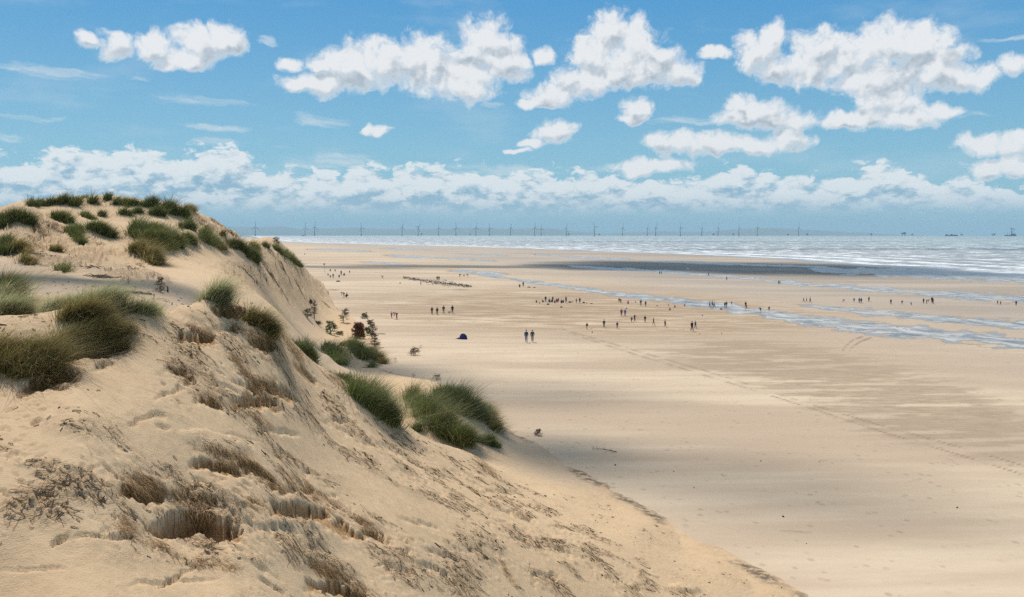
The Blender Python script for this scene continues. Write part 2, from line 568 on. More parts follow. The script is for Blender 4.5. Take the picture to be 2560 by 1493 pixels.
# wind-cut ledges, long along the contour, broken into crumbs
dwx, dwy = fbm(GX / 1.1, GY / 1.1, 3, 12), fbm(GX / 1.1, GY / 1.1, 3, 13)
lx, ly = GX + 0.35 * dwx, GY + 0.35 * dwy
diag = np.where(GX > -9, 1.0, -0.5)
n1 = (ly * 0.8 + lx * 0.55 * diag) / 0.62 + 1.2 * fbm(lx / 0.8, ly / 0.8, 3, 31)
brk = sstep(0.02, 0.30, fbm(GX / 0.8, GY / 0.5, 3, 33))
Z += terrace(0.12, n1, 0.12) * rough * patch * brk
n1b = (ly * 0.7 - lx * 0.3) / 0.27 + 1.0 * fbm(lx / 0.35, ly / 0.35, 2, 34)
Z += terrace(0.06, n1b, 0.2) * rough * sstep(-0.1, 0.25, fbm(GX / 1.2, GY / 1.0, 3, 35))
n2 = 1 - np.abs(fbm(GX / 0.42, GY / 0.30, 3, 37)) * 3.2
Z += rough * patch * 0.045 * np.clip(n2, 0, 1)
# footprints, pits and clods
n3 = fbm(GX / 0.26, GY / 0.22, 2, 41)
Z -= (0.35 + rough) * 0.075 * sstep(0.27, 0.42, n3) * sstep(-0.10, 0.25, fbm(GX / 2.2, GY / 2.2, 2, 43)) * face * (1 - .7 * smoothz)
Z += (0.15 + rough) * 0.05 * sstep(0.34, 0.50, fbm(GX / 0.20, GY / 0.20, 2, 44)) * sstep(0.0, 0.25, fbm(GX / 1.5, GY / 1.5, 2, 45)) * face
# drifted streaks down the wind-blown slope
Z += face * (1 - rough) * 0.010 * np.sin((GX * 0.8 + GY * 0.55 + 0.5 * fbm(GX / 2, GY / 2, 2, 47)) * 9.0)
Z += face * 0.006 * fbm(GX / 0.15, GY / 0.15, 2, 48)
# far slopes: gullies and broken crust
n4 = fbm((GX * 0.9 + GY * 0.25) / 2.2, (GY - GX * 0.3) / 9.0, 4, 51, 0.6)
Z += farrough * (0.45 * (((n4 * 2.6) % 1.0) - 0.5) + 0.30 * np.clip(1 - np.abs(n4) * 4, 0, 1))
n5 = fbm(GX / 1.3, GY / 1.3, 2, 53)
Z -= (1 - face) * sstep(1.5, 4, BASE) * 0.20 * sstep(0.22, 0.42, n5) * sstep(-0.1, 0.25, fbm(GX / 9, GY / 9, 2, 54))


def carve(px, py, rx, ry, rot, dz, soft=0.35):
    global Z
    q = blob(px, py, rx, ry, rot, soft)
    q = np.clip(q + q * (1 - q) * 2.6 * CARVEN, 0, 1)
    Z = Z + dz * q * np.where(GY < 52, 1, 0)


HOLLOW_SHADE = np.zeros_like(BASE)  # where the hollows get shade painted into the sand colour
WARPX = 14 * fbm(GX / 0.55, GY / 0.55, 3, 62) + 8 * fbm(GX / 0.16, GY / 0.16, 2, 63)
WARPY = 12 * fbm(GX / 0.60, GY / 0.60, 3, 64) + 7 * fbm(GX / 0.14, GY / 0.14, 2, 65)
CARVEN = fbm(GX / 0.5, GY / 0.5, 3, 61)
HUMN = 1 + 0.5 * fbm(GX / 2.5, GY / 2.5, 2, 68)


def scoop(px, py, rx, ry, rot, depth):
    """a hollow with a ragged steep back wall that runs out towards the viewer"""
    global Z, HOLLOW_SHADE
    c, s_ = math.cos(math.radians(rot)), math.sin(math.radians(rot))
    wk = min(max(ry / 13.0, 0.8), 1.35)
    dx, dy = PXG - px + WARPX * wk, PYG - py + WARPY * wk
    u, v = (dx * c + dy * s_) / rx, (-dx * s_ + dy * c) / ry
    edge = 1 - np.sqrt(np.clip(1 - np.clip(np.abs(u), 0, 1) ** 2.2, 0, 1))
    vv = v + 1 - edge * 1.0          # 0 at the back rim
    prof = sstep(0.0, 0.20, vv) * (1 - sstep(0.35, 1.9, vv))
    ua = np.clip(np.abs(u), 0, 1)
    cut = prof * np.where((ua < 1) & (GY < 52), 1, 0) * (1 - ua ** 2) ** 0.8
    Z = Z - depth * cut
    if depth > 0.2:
        HOLLOW_SHADE = np.maximum(HOLLOW_SHADE, cut)


# swellings where roots hold the sand
for b in [(545,1110,85,22,15,0.10),(350,1175,65,24,30,0.10),(500,1235,120,18,8,0.12),(640,1160,80,18,38,0.08),(780,1205,85,20,33,0.12),(890,1282,75,16,32,0.10),
          (820,1415,60,18,25,0.12),(600,765,60,14,25,0.05),(480,785,50,12,20,0.08),(450,890,60,16,40,0.06),(520,975,50,14,40,0.06),(1715,1472,34,10,10,0.15)]:
    carve(*b)
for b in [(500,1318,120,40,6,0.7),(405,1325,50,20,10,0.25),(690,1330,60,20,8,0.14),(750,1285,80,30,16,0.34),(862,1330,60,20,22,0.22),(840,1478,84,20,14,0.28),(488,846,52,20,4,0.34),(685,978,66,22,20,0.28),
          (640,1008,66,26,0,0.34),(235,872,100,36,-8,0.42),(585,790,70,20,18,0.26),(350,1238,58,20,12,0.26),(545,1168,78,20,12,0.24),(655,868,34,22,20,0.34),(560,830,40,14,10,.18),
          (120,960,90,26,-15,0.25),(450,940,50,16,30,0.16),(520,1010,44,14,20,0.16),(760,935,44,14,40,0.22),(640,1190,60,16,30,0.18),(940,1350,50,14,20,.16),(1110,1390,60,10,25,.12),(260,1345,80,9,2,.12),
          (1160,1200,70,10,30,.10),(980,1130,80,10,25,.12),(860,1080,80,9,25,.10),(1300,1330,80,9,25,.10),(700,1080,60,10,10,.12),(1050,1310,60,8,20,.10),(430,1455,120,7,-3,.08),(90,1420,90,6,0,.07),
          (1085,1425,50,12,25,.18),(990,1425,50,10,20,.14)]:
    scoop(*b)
_r = np.random.RandomState(77)
for _ in range(46):
    qx, qy = _r.uniform(20, 1500), _r.uniform(880, 1480)
    if qy < 760 + (qx - 500) * 0.62 or (820 < qx < 1150 and 1200 < qy < 1300):
        continue
    scoop(qx, qy, _r.uniform(14, 60), _r.uniform(5, 13), _r.uniform(5, 40) if qx > 520 else _r.uniform(-30, 10), _r.uniform(.06, .16))
# streaked sand beside the hollow
str_m = np.maximum(blob(680, 1350, 200, 60, -12), blob(560, 1310, 120, 40, -10)) * face
sx = (GX * 0.5 + GY * 0.86); sy = (GX * 0.86 - GY * 0.5)
Z += str_m * 0.09 * np.clip(1 - 2.4 * np.abs(fbm(sx / 0.28, sy / 1.6, 3, 66)), 0, 1)
# hummocks under the big clumps of grass on the far dune and on the flat
for px_, py_, rx_, ry_, h_ in [(388,590,72,30,1.6),(470,598,20,10,.7),(520,600,26,8,.9),(620,625,30,14,1.0),(365,630,44,12,1.0),(50,545,60,14,1.2),(118,570,40,12,.8),(254,572,42,14,1.0),(48,620,34,10,.8),(66,648,22,8,.6),
                               (372,510,26,5,.5),(424,520,20,8,.6),(464,535,12,10,.8),(520,572,16,8,.8),(770,880,26,14,.5),(835,890,26,14,.6),(890,880,26,12,.5),(1090,1060,80,26,.6),(1150,1020,50,18,.5),(930,1010,50,26,.4)]:
    q_ = blob(px_, py_, rx_, ry_, 0, 0.7)
    Z += h_ * 0.55 * q_ * (1 - face) * HUMN

# the dune ends at a small irregular bank on the beach
footx = np.interp(GY, FOOT_Y, FOOT_X)
fn = fbm(GX / 1.8, GY / 1.8, 4, 71, 0.6)
sd = (GX - footx) / 1.1 + fn * np.clip(GY / 60, 0.4, 1.2) * 0.7
Z = np.where(sd < 0, np.maximum(Z, 0.02 + 0.15 * sstep(0, -2.0, sd)), Z)
bank = sstep(0.1, -0.35, sd)
bz = beach_z(GX, GY)
Z = np.where(sd > 0.1, bz - 0.12 * np.clip(sd, 0, 8), bz * (1 - bank) + np.maximum(Z, bz + 0.03) * bank)
DUNE_Z = Z


def dune_at(x, y):
    """height of the finished dune mesh at a world point (numpy arrays)"""
    x = np.asarray(x, float); y = np.maximum(np.asarray(y, float), 5.01)
    l = np.log(y)
    j = np.clip(np.searchsorted(LY, l) - 1, 0, len(LY) - 2)
    fb = np.clip((l - LY[j]) / (LY[j + 1] - LY[j]), 0, 1)
    a = np.clip((x / y - S_[0]) / (S_[1] - S_[0]), 0, NS - 1.001)
    i = a.astype(int); fa = a - i
    z = DUNE_Z[j, i] * (1 - fa) * (1 - fb) + DUNE_Z[j, i + 1] * fa * (1 - fb) + DUNE_Z[j + 1, i] * (1 - fa) * fb + DUNE_Z[j + 1, i + 1] * fa * fb
    return z


def ground_at(x, y):
    s = np.asarray(x) / np.maximum(np.asarray(y), 1.0)
    d = np.where((s < 0.435) & (s > -0.775) & (np.asarray(y) < 325), dune_at(x, y), -99)
    return np.maximum(d, beach_z(x, y))


def hit(px, py, dmin=8.0, dmax=3000.0):
    """first ground point under a photo pixel"""
    d = ray(px, py)
    ys = np.exp(np.linspace(math.log(dmin), math.log(dmax), 2600))
    g = ground_at(d.x * ys, ys)
    h = CAM_H + d.z * ys
    k = np.nonzero(h <= g)[0]
    y = ys[k[0]] if len(k) else ys[-1]
    return Vector((d.x * y, y, float(ground_at(np.array(d.x * y), np.array(y)))))


# ------------------------------------------------------------------ mesh helpers
def link(ob, parent=None):
    COL.objects.link(ob)
    if parent is not None:
        ob.parent = parent
    return ob


def tag(ob, label=None, category=None, group=None, kind=None):
    for k, v in (('label', label), ('category', category), ('group', group), ('kind', kind)):
        if v:
            ob[k] = v
    return ob


def grid_mesh(name, X, Y, Zz, attrs=None, smooth=True):
    n, m = X.shape
    me = bpy.data.meshes.new(name)
    co = np.stack([X, Y, Zz], -1).reshape(-1, 3).astype(np.float32)
    idx = np.arange(n * m).reshape(n, m)
    q = np.stack([idx[:-1, :-1], idx[:-1, 1:], idx[1:, 1:], idx[1:, :-1]], -1).reshape(-1, 4)
    me.vertices.add(len(co)); me.vertices.foreach_set('co', co.ravel())
    me.loops.add(q.size); me.loops.foreach_set('vertex_index', q.ravel().astype(np.int32))
    me.polygons.add(len(q)); me.polygons.foreach_set('loop_start', (np.arange(len(q)) * 4).astype(np.int32))
    me.polygons.foreach_set('loop_total', np.full(len(q), 4, np.int32))
    me.update(calc_edges=True)
    me.polygons.foreach_set('use_smooth', np.full(len(q), smooth, bool))
    for k, v in (attrs or {}).items():
        a = me.attributes.new(k, 'FLOAT', 'POINT')
        a.data.foreach_set('value', v.ravel().astype(np.float32))
    return me


def mesh_of(name, co, faces_by_size, attrs=None, smooth=True, mats=None):
    """co (n,3); faces_by_size list of int arrays (k, size)"""
    me = bpy.data.meshes.new(name)
    co = np.asarray(co, np.float32)
    me.vertices.add(len(co)); me.vertices.foreach_set('co', co.ravel())
    loops = np.concatenate([f.ravel() for f in faces_by_size]).astype(np.int32)
    tot = np.concatenate([np.full(len(f), f.shape[1]) for f in faces_by_size]).astype(np.int32)
    st = np.concatenate([[0], np.cumsum(tot)[:-1]]).astype(np.int32)
    me.loops.add(len(loops)); me.loops.foreach_set('vertex_index', loops)
    me.polygons.add(len(tot)); me.polygons.foreach_set('loop_start', st); me.polygons.foreach_set('loop_total', tot)
    me.update(calc_edges=True)
    me.polygons.foreach_set('use_smooth', np.full(len(tot), smooth, bool))
    for k, v in (attrs or {}).items():
        a = me.attributes.new(k, 'FLOAT', 'POINT')
        a.data.foreach_set('value', np.asarray(v).ravel().astype(np.float32))
    for m in (mats or []):
        me.materials.append(m)
    return me


def material(name):
    m = bpy.data.materials.new(name)
    m.use_nodes = True
    t = m.node_tree
    t.nodes.clear()
    g = G(t)
    out = g.node('ShaderNodeOutputMaterial')
    b = g.node('ShaderNodeBsdfPrincipled')
    t.links.new(b.outputs[0], out.inputs['Surface'])
    return m, g, b, out


def plain(name, col, rough=0.7, metal=0.0, var=0.12, scale=3.0):
    m, g, b, _ = material(name)
    tc = g.node('ShaderNodeTexCoord')
    n = g.noise(tc.outputs['Object'], scale, 3.0, 0.6)
    g.put(b.inputs['Base Color'], g.mix(n, tuple(c * (1 - var) for c in col), tuple(min(1, c * (1 + var)) for c in col)))
    b.inputs['Roughness'].default_value = rough
    b.inputs['Metallic'].default_value = metal
    return m


def bump(g, b, h, strength, dist):
    n = g.node('ShaderNodeBump')
    n.inputs['Strength'].default_value = strength
    n.inputs['Distance'].default_value = dist
    g.put(n.inputs['Height'], h)
    g.t.links.new(n.outputs[0], b.inputs['Normal'])


# ------------------------------------------------------------------ dune sand
def dune_material():
    m, g, b, _ = material('dune_sand')
    geo = g.node('ShaderNodeNewGeometry')
    pos = E(g, geo.outputs['Position'])
    rgh, far, litter_or_shade = g.attr('rough'), g.attr('far'), g.attr('grey')
    big = g.noise(pos, 0.35, 4.0, 0.6)
    mid = g.noise(pos, 3.0, 5.0, 0.65)
    fine = g.noise(pos, 28.0, 4.0, 0.7)
    col = g.mix(big, DUNE_A, DUNE_B)
    col = g.mix(g.smooth(mid, 0.35, 0.75) * 0.5, col, DUNE_C)
    # damp, root-laced crust shows darker in crumbs
    crumb = g.smooth(mid * 0.6 + fine * 0.5, 0.60, 0.72) * (rgh * 0.75 + 0.06)
    col = g.mix(crumb, col, (0.16, 0.105, 0.06))
    col = g.mix(litter_or_shade * g.smooth(mid, 0.3, 0.6, 0.55, 1.0), col, (0.36, 0.285, 0.215))  # soft cloud shade painted as greyer sand
    px3, py3, pz3 = g.xyz(pos)
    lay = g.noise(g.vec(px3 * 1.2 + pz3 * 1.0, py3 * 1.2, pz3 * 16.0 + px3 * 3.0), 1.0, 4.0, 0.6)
    col = g.mix(g.smooth(g.attr('hollow_shade'), 0.1, 0.5) * g.smooth(lay, 0.3, 0.6, 0.45, 1.0), col, (0.36, 0.20, 0.085))  # shade of the hollows painted as banded browner sand
    dark = g.attr('peat') * g.smooth(g.noise(pos, 2.2, 6.0, 0.7), 0.38, 0.55)
    col = g.mix(dark * 0.85, col, (0.085, 0.07, 0.055))
    g.put(b.inputs['Base Color'], col)
    b.inputs['Roughness'].default_value = 0.95
    b.inputs['Specular IOR Level'].default_value = 0.15
    x, y, z = g.xyz(pos)
    rip = g.m('SINE', (x * 26.0 + y * 14.0 + g.noise(pos, 1.2, 2.0) * 9.0)) * 0.35
    h = mid * 1.3 * (rgh + 0.3) + fine * (0.35 + rgh * 0.9) + rip * (1.0 - rgh) * 0.12
    bump(g, b, h, 0.9, 0.06)
    return m


DUNE_A, DUNE_B, DUNE_C = (0.52, 0.355, 0.205), (0.61, 0.435, 0.265), (0.46, 0.31, 0.18)
grey = np.maximum.reduce([blob(150, 700, 330, 45, 5), blob(400, 740, 120, 40, 10), blob(850, 900, 160, 45, 5), blob(760, 820, 60, 40, 40) * 0.6, blob(1300, 1120, 180, 50, 25)]) * np.where(GY > 40, 1, 0)  # mask of the shaded valley and flats, painted grey
grey = np.clip(grey * (0.55 + 0.6 * fbm(GX / 8, GY / 8, 3, 81)), 0, 1)
peat = sstep(0.9, 0.1, np.abs(sd + 0.5)) * np.where(GY < 120, 1, 0) * sstep(0.05, 0.35, fbm(GX / 5, GY / 5, 2, 83) + 0.22)
dunes = bpy.data.objects.new('sand_dunes', grid_mesh('sand_dunes', GX, GY, Z, dict(rough=rough * patch + farrough, far=1 - face, grey=grey, peat=peat, hollow_shade=HOLLOW_SHADE)))
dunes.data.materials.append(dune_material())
tag(link(dunes), 'pale sand dunes with wind-cut crust running along the beach', kind='structure')

# coarse dune land beside and behind the viewer
_a, _b = np.meshgrid(np.linspace(-260, 60, 110), np.linspace(-160, 5.2, 60))
_h = 10.5 + 2.2 * fbm(_a / 25, _b / 25, 4, 91) - sstep(-5, 40, _a + 0.1 * _b) * 10.6
_h = np.where(np.abs(_b - 5.2) < 3, np.minimum(_h, 9.0), _h)
hinter = bpy.data.objects.new('dune_land', grid_mesh('dune_land', _a, _b, _h, dict(rough=_a * 0, far=_a * 0, grey=_a * 0, peat=_a * 0, hollow_shade=_a * 0)))
hinter.data.materials.append(dunes.data.materials[0])
tag(link(hinter), 'rolling sand dunes behind the viewpoint', kind='structure')

# ------------------------------------------------------------------ beach
NB, MB = 760, 620
Sb = np.linspace(-0.80, 0.80, MB)
Lb = np.linspace(math.log(17.0), math.log(3600.0), NB)
BS, BL = np.meshgrid(Sb, Lb)
BY = np.exp(BL); BX = BS * BY
BZ = beach_z(BX, BY)
BPX, BPY = px_of(BX, BY, BZ)


def band(pts, noise_amp=0.3, seed=0):
    """0..1 mask of a strip on the beach given as (px, py, half thickness px)"""
    p = np.array(pts, float)
    cy = np.interp(BPX, p[:, 0], p[:, 1])
    w = np.interp(BPX, p[:, 0], p[:, 2])
    n = fbm(BPX / 60, BPY / 9, 4, 100 + seed, 0.6)
    noise_amp = noise_amp * 1.7
    q = np.abs(BPY - cy) / np.maximum(w, 0.3) + n * noise_amp * 2
    inside = (BPX > p[0, 0]) & (BPX < p[-1, 0])
    end = sstep(p[0, 0], p[0, 0] + 90, BPX) * (1 - sstep(p[-1, 0] - 60, p[-1, 0], BPX))
    if p[-1, 0] > 2500:
        end = sstep(p[0, 0], p[0, 0] + 90, BPX)
    q = q + 0.55 * fbm(BX / 11, BY / 16, 4, 200 + seed, 0.65)
    return (1 - sstep(0.5, 1.15, q)) * np.where(inside | (BPX > 2500), 1, 0) * end


WET = [  # strips of standing water on the flats: (px, py, half thickness)
    [(1150,680,2),(1300,700,4),(1420,718,5),(1560,738,7),(1700,752,9),(1800,766,10),(1900,782,12),(2000,797,13),(2100,812,15),(2250,828,17),(2400,842,16),(2700,870,16)],
    [(1960,757,3),(2060,770,6),(2200,783,9),(2350,798,9),(2450,806,11),(2700,820,12)],
    [(1380,662,2),(1460,668,3),(1600,675,4),(1740,685,4),(1850,694,4),(1950,705,5),(2060,715,6),(2180,722,7),(2300,732,7),(2450,742,11),(2700,752,12)],
    [(1560,651,1),(1700,656,2.5),(1860,662,2.5),(2000,666,2.5),(2100,668,2)],
    [(930,637,2),(1040,642,3),(1150,647,3),(1260,654,2)],
    [(870,655,1),(930,656,2.5),(1010,661,2),(1060,664,1)],
    [(1090,676,2),(1180,680,4),(1290,686,3)],
    [(1110,722,2),(1160,725,3),(1190,726,2)],
    [(740,623,1),(830,624,2.5),(950,630,2)],
    [(920,621,1),(1000,622,2),(1100,626,2)],
    [(1980,670,3),(2100,677,9),(2250,682,14),(2400,686,16),(2700,694,20)],
    [(1300,634,1.5),(1400,640,2.5),(1520,647,3),(1600,650,2)],
    [(1120,634,1),(1200,637,2),(1290,641,1.5)],
]
wet = np.zeros_like(BX)
for i, w in enumerate(WET):
    wet = np.maximum(wet, band(w, 0.35, i))
tshore = beach_t(BX, BY)
damp = sstep(0.16, 0.5, tshore + 0.10 * fbm(BX / 60, BY / 120, 3, 120))
# damp tongues left between drifts of dry sand, drawn out along the wind
ca, sa = math.cos(0.12), math.sin(0.12)
wx, wy = BX * ca + BY * sa, -BX * sa + BY * ca
ton = fbm(wx / 16, wy / 2.6, 5, 130, 0.58)
zone = np.maximum.reduce([1 - sstep(0.6, 1.4, np.sqrt(((BPX - 2250) / 430) ** 2 + ((BPY - 1010 - (BPX - 2250) * 0.26) / 105) ** 2)),
                          1 - sstep(0.6, 1.4, np.sqrt(((BPX - 1950) / 330) ** 2 + ((BPY - 905 - (BPX - 1950) * 0.10) / 55) ** 2)),
                          0.8 * (1 - sstep(0.6, 1.4, np.sqrt(((BPX - 1500) / 520) ** 2 + ((BPY - 770) / 38) ** 2)))])
tongue = sstep(0.08, -0.10, ton - 0.30 * (zone - 0.35)) * 0
tongue = sstep(-0.02, 0.16, ton + 0.55 * (zone - 0.62)) * zone
pink = np.clip(1 - sstep(0.5, 1.5, np.sqrt(((BPX - 1700) / 900) ** 2 + ((BPY - 720) / 90) ** 2)), 0, 1)
# shallow troughs under the water
BZ2 = BZ - 0.03 * wet
# wheel tracks
track = np.zeros_like(BX)
for pts in ([(1405,823),(1600,880),(1800,938),(2000,1003),(2200,1063),(2400,1118),(2700,1205)], [(1420,832),(1600,890),(1800,950),(2000,1012),(2200,1078),(2400,1138),(2700,1230)],
            [(2104,880),(2115,865),(2130,852),(2160,840)], [(2120,880),(2132,867),(2150,855),(2180,843)]):
    a = np.array(pts, float)
    cy = np.interp(BPX, a[:, 0], a[:, 1])
    sl = np.abs(a[-1, 1] - a[0, 1]) / (a[-1, 0] - a[0, 0]) if len(a) < 5 else 0.0
    track = np.maximum(track, np.where((BPX > a[0, 0]) & (BPX < a[-1, 0]), (1 - sstep(0.4, 2.3, np.abs(BPY - cy) / (1 + sl * 1.2))) * sstep(-0.35, 0.15, fbm(BX / 2.5, BY / 2.5, 3, 210)), 0))
trod = np.clip(1 - sstep(0.6, 1.3, np.sqrt(((BPX - 1480) / 620) ** 2 + ((BPY - 780 - (BPX - 1480) * 0.03) / 60) ** 2)), 0, 1)


def beach_material():
    m, g, b, _ = material('beach_sand')
    geo = g.node('ShaderNodeNewGeometry')
    pos = E(g, geo.outputs['Position'])
    x, y, z = g.xyz(pos)
    wet_, damp_, ton_, trk, trod_ = g.attr('wet'), g.attr('damp'), g.attr('tongue'), g.attr('track'), g.attr('trod')
    lon = g.vec(x * 0.05 + y * 0.006, y * 0.28 - x * 0.03, 0.0)
    str1 = g.noise(lon, 1.0, 6.0, 0.62)
    lon2 = g.vec(x * 0.010, y * 0.045, 7.0)
    str2 = g.noise(lon2, 1.0, 6.0, 0.6)
    fine = g.noise(pos, 3.0, 5.0, 0.65)
    col = g.mix(g.smooth(str1, 0.3, 0.7), BEACH_A, BEACH_B)
    col = g.mix(g.smooth(str2, 0.42, 0.60) * 0.75, col, BEACH_C)
    col = g.mix(ton_ * g.smooth(g.noise(g.vec(x * 0.35 + y * 0.03, y * 1.6 - x * 0.2, 5.0), 1.0, 5.0, 0.65), 0.25, 0.65, 0.35, 0.95), col, BEACH_T)
    # damp flats, banded grey brown and pinkish
    dcol = g.mix(g.smooth(str2, 0.40, 0.62), (0.27, 0.215, 0.165), (0.40, 0.325, 0.25))
    dcol = g.mix(g.smooth(g.noise(g.vec(x * 0.004, y * 0.012, 2.0), 1.0, 5.0, 0.6), 0.5, 0.62) * 0.5, dcol, (0.17, 0.14, 0.115))
    col = g.mix(damp_ * 0.8, col, dcol)
    foot = g.voronoi(g.vec(x * 1.3, y * 1.0, 0.0), 1.0)
    prints = g.smooth(foot, 0.30, 0.14) * g.smooth(g.noise(pos, 0.35, 3.0), 0.45, 0.6) * (1.0 - wet_)
    col = g.mix(prints * (trod_ * 0.6 + 0.36), col, (0.21, 0.15, 0.10))
    col = g.mix(trod_ * g.smooth(g.noise(g.vec(x * 0.09, y * 0.35, 4.0), 1.0, 5.0, 0.65), 0.40, 0.58) * 0.8, col, (0.31, 0.21, 0.125))
    col = g.mix(trk * g.smooth(fine, 0.3, 0.55, 0.5, 0.95), col, (0.24, 0.175, 0.115))
    film = g.smooth(wet_ + (g.noise(g.vec(x * 0.25, y * 0.5, 1.0), 1.0, 4.0, 0.6) - 0.5) * 0.9, 0.35, 0.65)
    col = g.mix(g.smooth(wet_, 0.05, 0.4) * 0.75, col, (0.27, 0.21, 0.155))
    col = g.mix(film, col, (0.28, 0.25, 0.22))
    g.put(b.inputs['Base Color'], col)
    g.put(b.inputs['Roughness'], g.m('MAXIMUM', 0.95 - damp_ * 0.22 - film * 0.85, 0.30))
    g.put(b.inputs['Specular IOR Level'], g.lin(film + damp_ * 0.3, 0.0, 1.0, 0.1, 0.6))
    rip = g.m('SINE', y * 7.0 + x * 2.0 + g.noise(pos, 0.8, 2.0) * 8.0)
    h = fine * 0.6 * (1.0 - film) + (1.0 - prints) * 0.8 * (trod_ + 0.25) + rip * 0.05 - trk * 0.8
    bump(g, b, h, 0.6, 0.05)
    return m


BEACH_A, BEACH_B, BEACH_C, BEACH_T = (0.49, 0.372, 0.258), (0.585, 0.46, 0.322), (0.40, 0.295, 0.205), (0.325, 0.238, 0.16)
beach = bpy.data.objects.new('beach', grid_mesh('beach', BX, BY, BZ2, dict(wet=wet, damp=damp, tongue=tongue, track=track, trod=trod)))
beach.data.materials.append(beach_material())
tag(link(beach), 'wide flat sandy beach at low tide', kind='structure')

# ------------------------------------------------------------------ sea
def sea_material(name='sea_water', foam=True):
    m, g, b, _ = material(name)
    geo = g.node('ShaderNodeNewGeometry')
    pos = E(g, geo.outputs['Position'])
    x, y, z = g.xyz(pos)
    off = g.attr('offshore')
    w1 = g.noise(g.vec(x * 0.05, y * 0.11, 0.0), 1.0, 4.0, 0.6)
    w2 = g.noise(g.vec(x * 0.35, y * 0.6, 0.0), 1.0, 4.0, 0.6)
    h = w1 * 1.4 + w2 * 0.35
    if foam:
        wob = g.noise(g.vec(x * 0.01, y * 0.01, 3.0), 1.0, 3.0) * 40.0
        lines = g.m('SINE', (off + wob) * 0.16)
        surf = g.smooth(off, 300.0, 0.0)
        fn = g.noise(g.vec(x * 0.06, y * 0.13, 5.0), 1.0, 6.0, 0.68)
        f1 = g.smooth(fn + lines * 0.08 + surf * 0.10, 0.57, 0.72)
        # scattered whitecaps further out, plus sun glitter painted as white specks
        wc = g.noise(g.vec(x * 0.05, y * 0.018, 9.0), 1.0, 7.0, 0.78)
        f2 = g.smooth(wc, 0.47, 0.66) * g.smooth(off, 12000.0, 200.0) * 0.85
        shallow = g.smooth(off, 6.0, 28.0)
        f = g.m('MAXIMUM', f1 * g.smooth(off, 620.0, 150.0) * shallow, f2 * shallow)
        band_ = g.smooth(g.noise(g.vec(x * 0.0006, y * 0.0035, 11.0), 1.0, 3.0, 0.5), 0.56, 0.64)
        deep = g.mix(g.smooth(off, 30.0, 1400.0), (0.27, 0.26, 0.24), (0.25, 0.30, 0.28))
        deep = g.mix(band_ * 0.7, deep, (0.05, 0.085, 0.10))
        col = g.mix(f, deep, (0.82, 0.84, 0.84))
        g.put(b.inputs['Roughness'], g.lin(f, 0.0, 1.0, 0.32, 0.8))
        h = h + f * 0.9
    else:
        col = g.mix(g.smooth(g.noise(g.vec(x * 0.22, y * 0.16, 0.0), 1.0, 6.0, 0.72), 0.36, 0.62), (0.14, 0.145, 0.145), (0.52, 0.46, 0.39))  # pale mottling: sand through shallow water and painted sparkle
        b.inputs['Roughness'].default_value = 0.33
    g.put(b.inputs['Base Color'], col)
    b.inputs['IOR'].default_value = 1.33
    bump(g, b, h, 0.8 if foam else 0.5, 0.5 if foam else 0.08)
    return m


R_EARTH = 7.43e6
NW, MW = 620, 420
Sw = np.linspace(-0.85, 0.85, MW)
Lw = np.concatenate([np.linspace(math.log(250.0), math.log(3000.0), 480, endpoint=False), np.linspace(math.log(3000.0), math.log(42000.0), 140)])
WS, WL = np.meshgrid(Sw, Lw)
WY = np.exp(WL); WX = WS * WY
tw = beach_t(WX, WY)
wid = np.interp(WY, SHORE[:, 0], SHORE[:, 1])
off = (tw - 1.0) * wid
lip = 12 * fbm(WX / 80, WY / 120, 3, 140)
off = off + lip
WZ = SEA_Z - (WX ** 2 + WY ** 2) / (2 * R_EARTH)
WZ += sstep(30, 120, off) * (0.20 * np.sin((off + 30 * fbm(WX / 150, WY / 150, 2, 141)) * 0.16) + 0.15 * fbm(WX / 12, WY / 9, 3, 142)) * sstep(6000, 1500, WY)
WZ = np.where(off < 0, WZ - 0.02 * np.clip(-off, 0, 200) - 0.03, WZ)
sea = bpy.data.objects.new('sea', grid_mesh('sea', WX, WY, WZ, dict(offshore=off)))
sea.data.materials.append(sea_material())
tag(link(sea), 'grey green sea with lines of white surf', kind='structure')

# ------------------------------------------------------------------ grasses and shrubs
def grass_material(name, green, straw, trans=0.25):
    m, g, b, out = material(name)
    tint, t = g.attr('tint'), g.attr('along')
    col = g.mix(g.smooth(tint, 0.0, 1.0), green, straw)
    col = g.mix(g.smooth(t, 0.55, 1.0) * 0.35, col, straw)
    g.put(b.inputs['Base Color'], col)
    b.inputs['Roughness'].default_value = 0.62
    b.inputs['Specular IOR Level'].default_value = 0.3
    tr = g.node('ShaderNodeBsdfTranslucent')
    g.put(tr.inputs['Color'], col)
    mx = g.node('ShaderNodeMixShader')
    mx.inputs[0].default_value = trans
    g.t.links.new(b.outputs[0], mx.inputs[1])
    g.t.links.new(tr.outputs[0], mx.inputs[2])
    g.t.links.new(mx.outputs[0], out.inputs['Surface'])
    return m


M_GREEN = grass_material('marram_green', (0.085, 0.135, 0.030), (0.33, 0.28, 0.11))
M_DARK = grass_material('marram_dark', (0.068, 0.112, 0.027), (0.27, 0.23, 0.09))
M_SILVER = grass_material('marram_silver', (0.24, 0.29, 0.14), (0.62, 0.50, 0.28), 0.45)
M_BROWN = grass_material('marram_dead', (0.16, 0.078, 0.022), (0.56, 0.33, 0.12), 0.15)
M_OLIVE = grass_material('marram_olive', (0.15, 0.155, 0.045), (0.56, 0.39, 0.17), 0.25)
M_ROOT = plain('dead_root', (0.24, 0.14, 0.07), 0.9)
M_TWIG = plain('grey_twig', (0.19, 0.15, 0.12), 0.9)
M_BARK = plain('dark_wood', (0.085, 0.055, 0.035), 0.9)


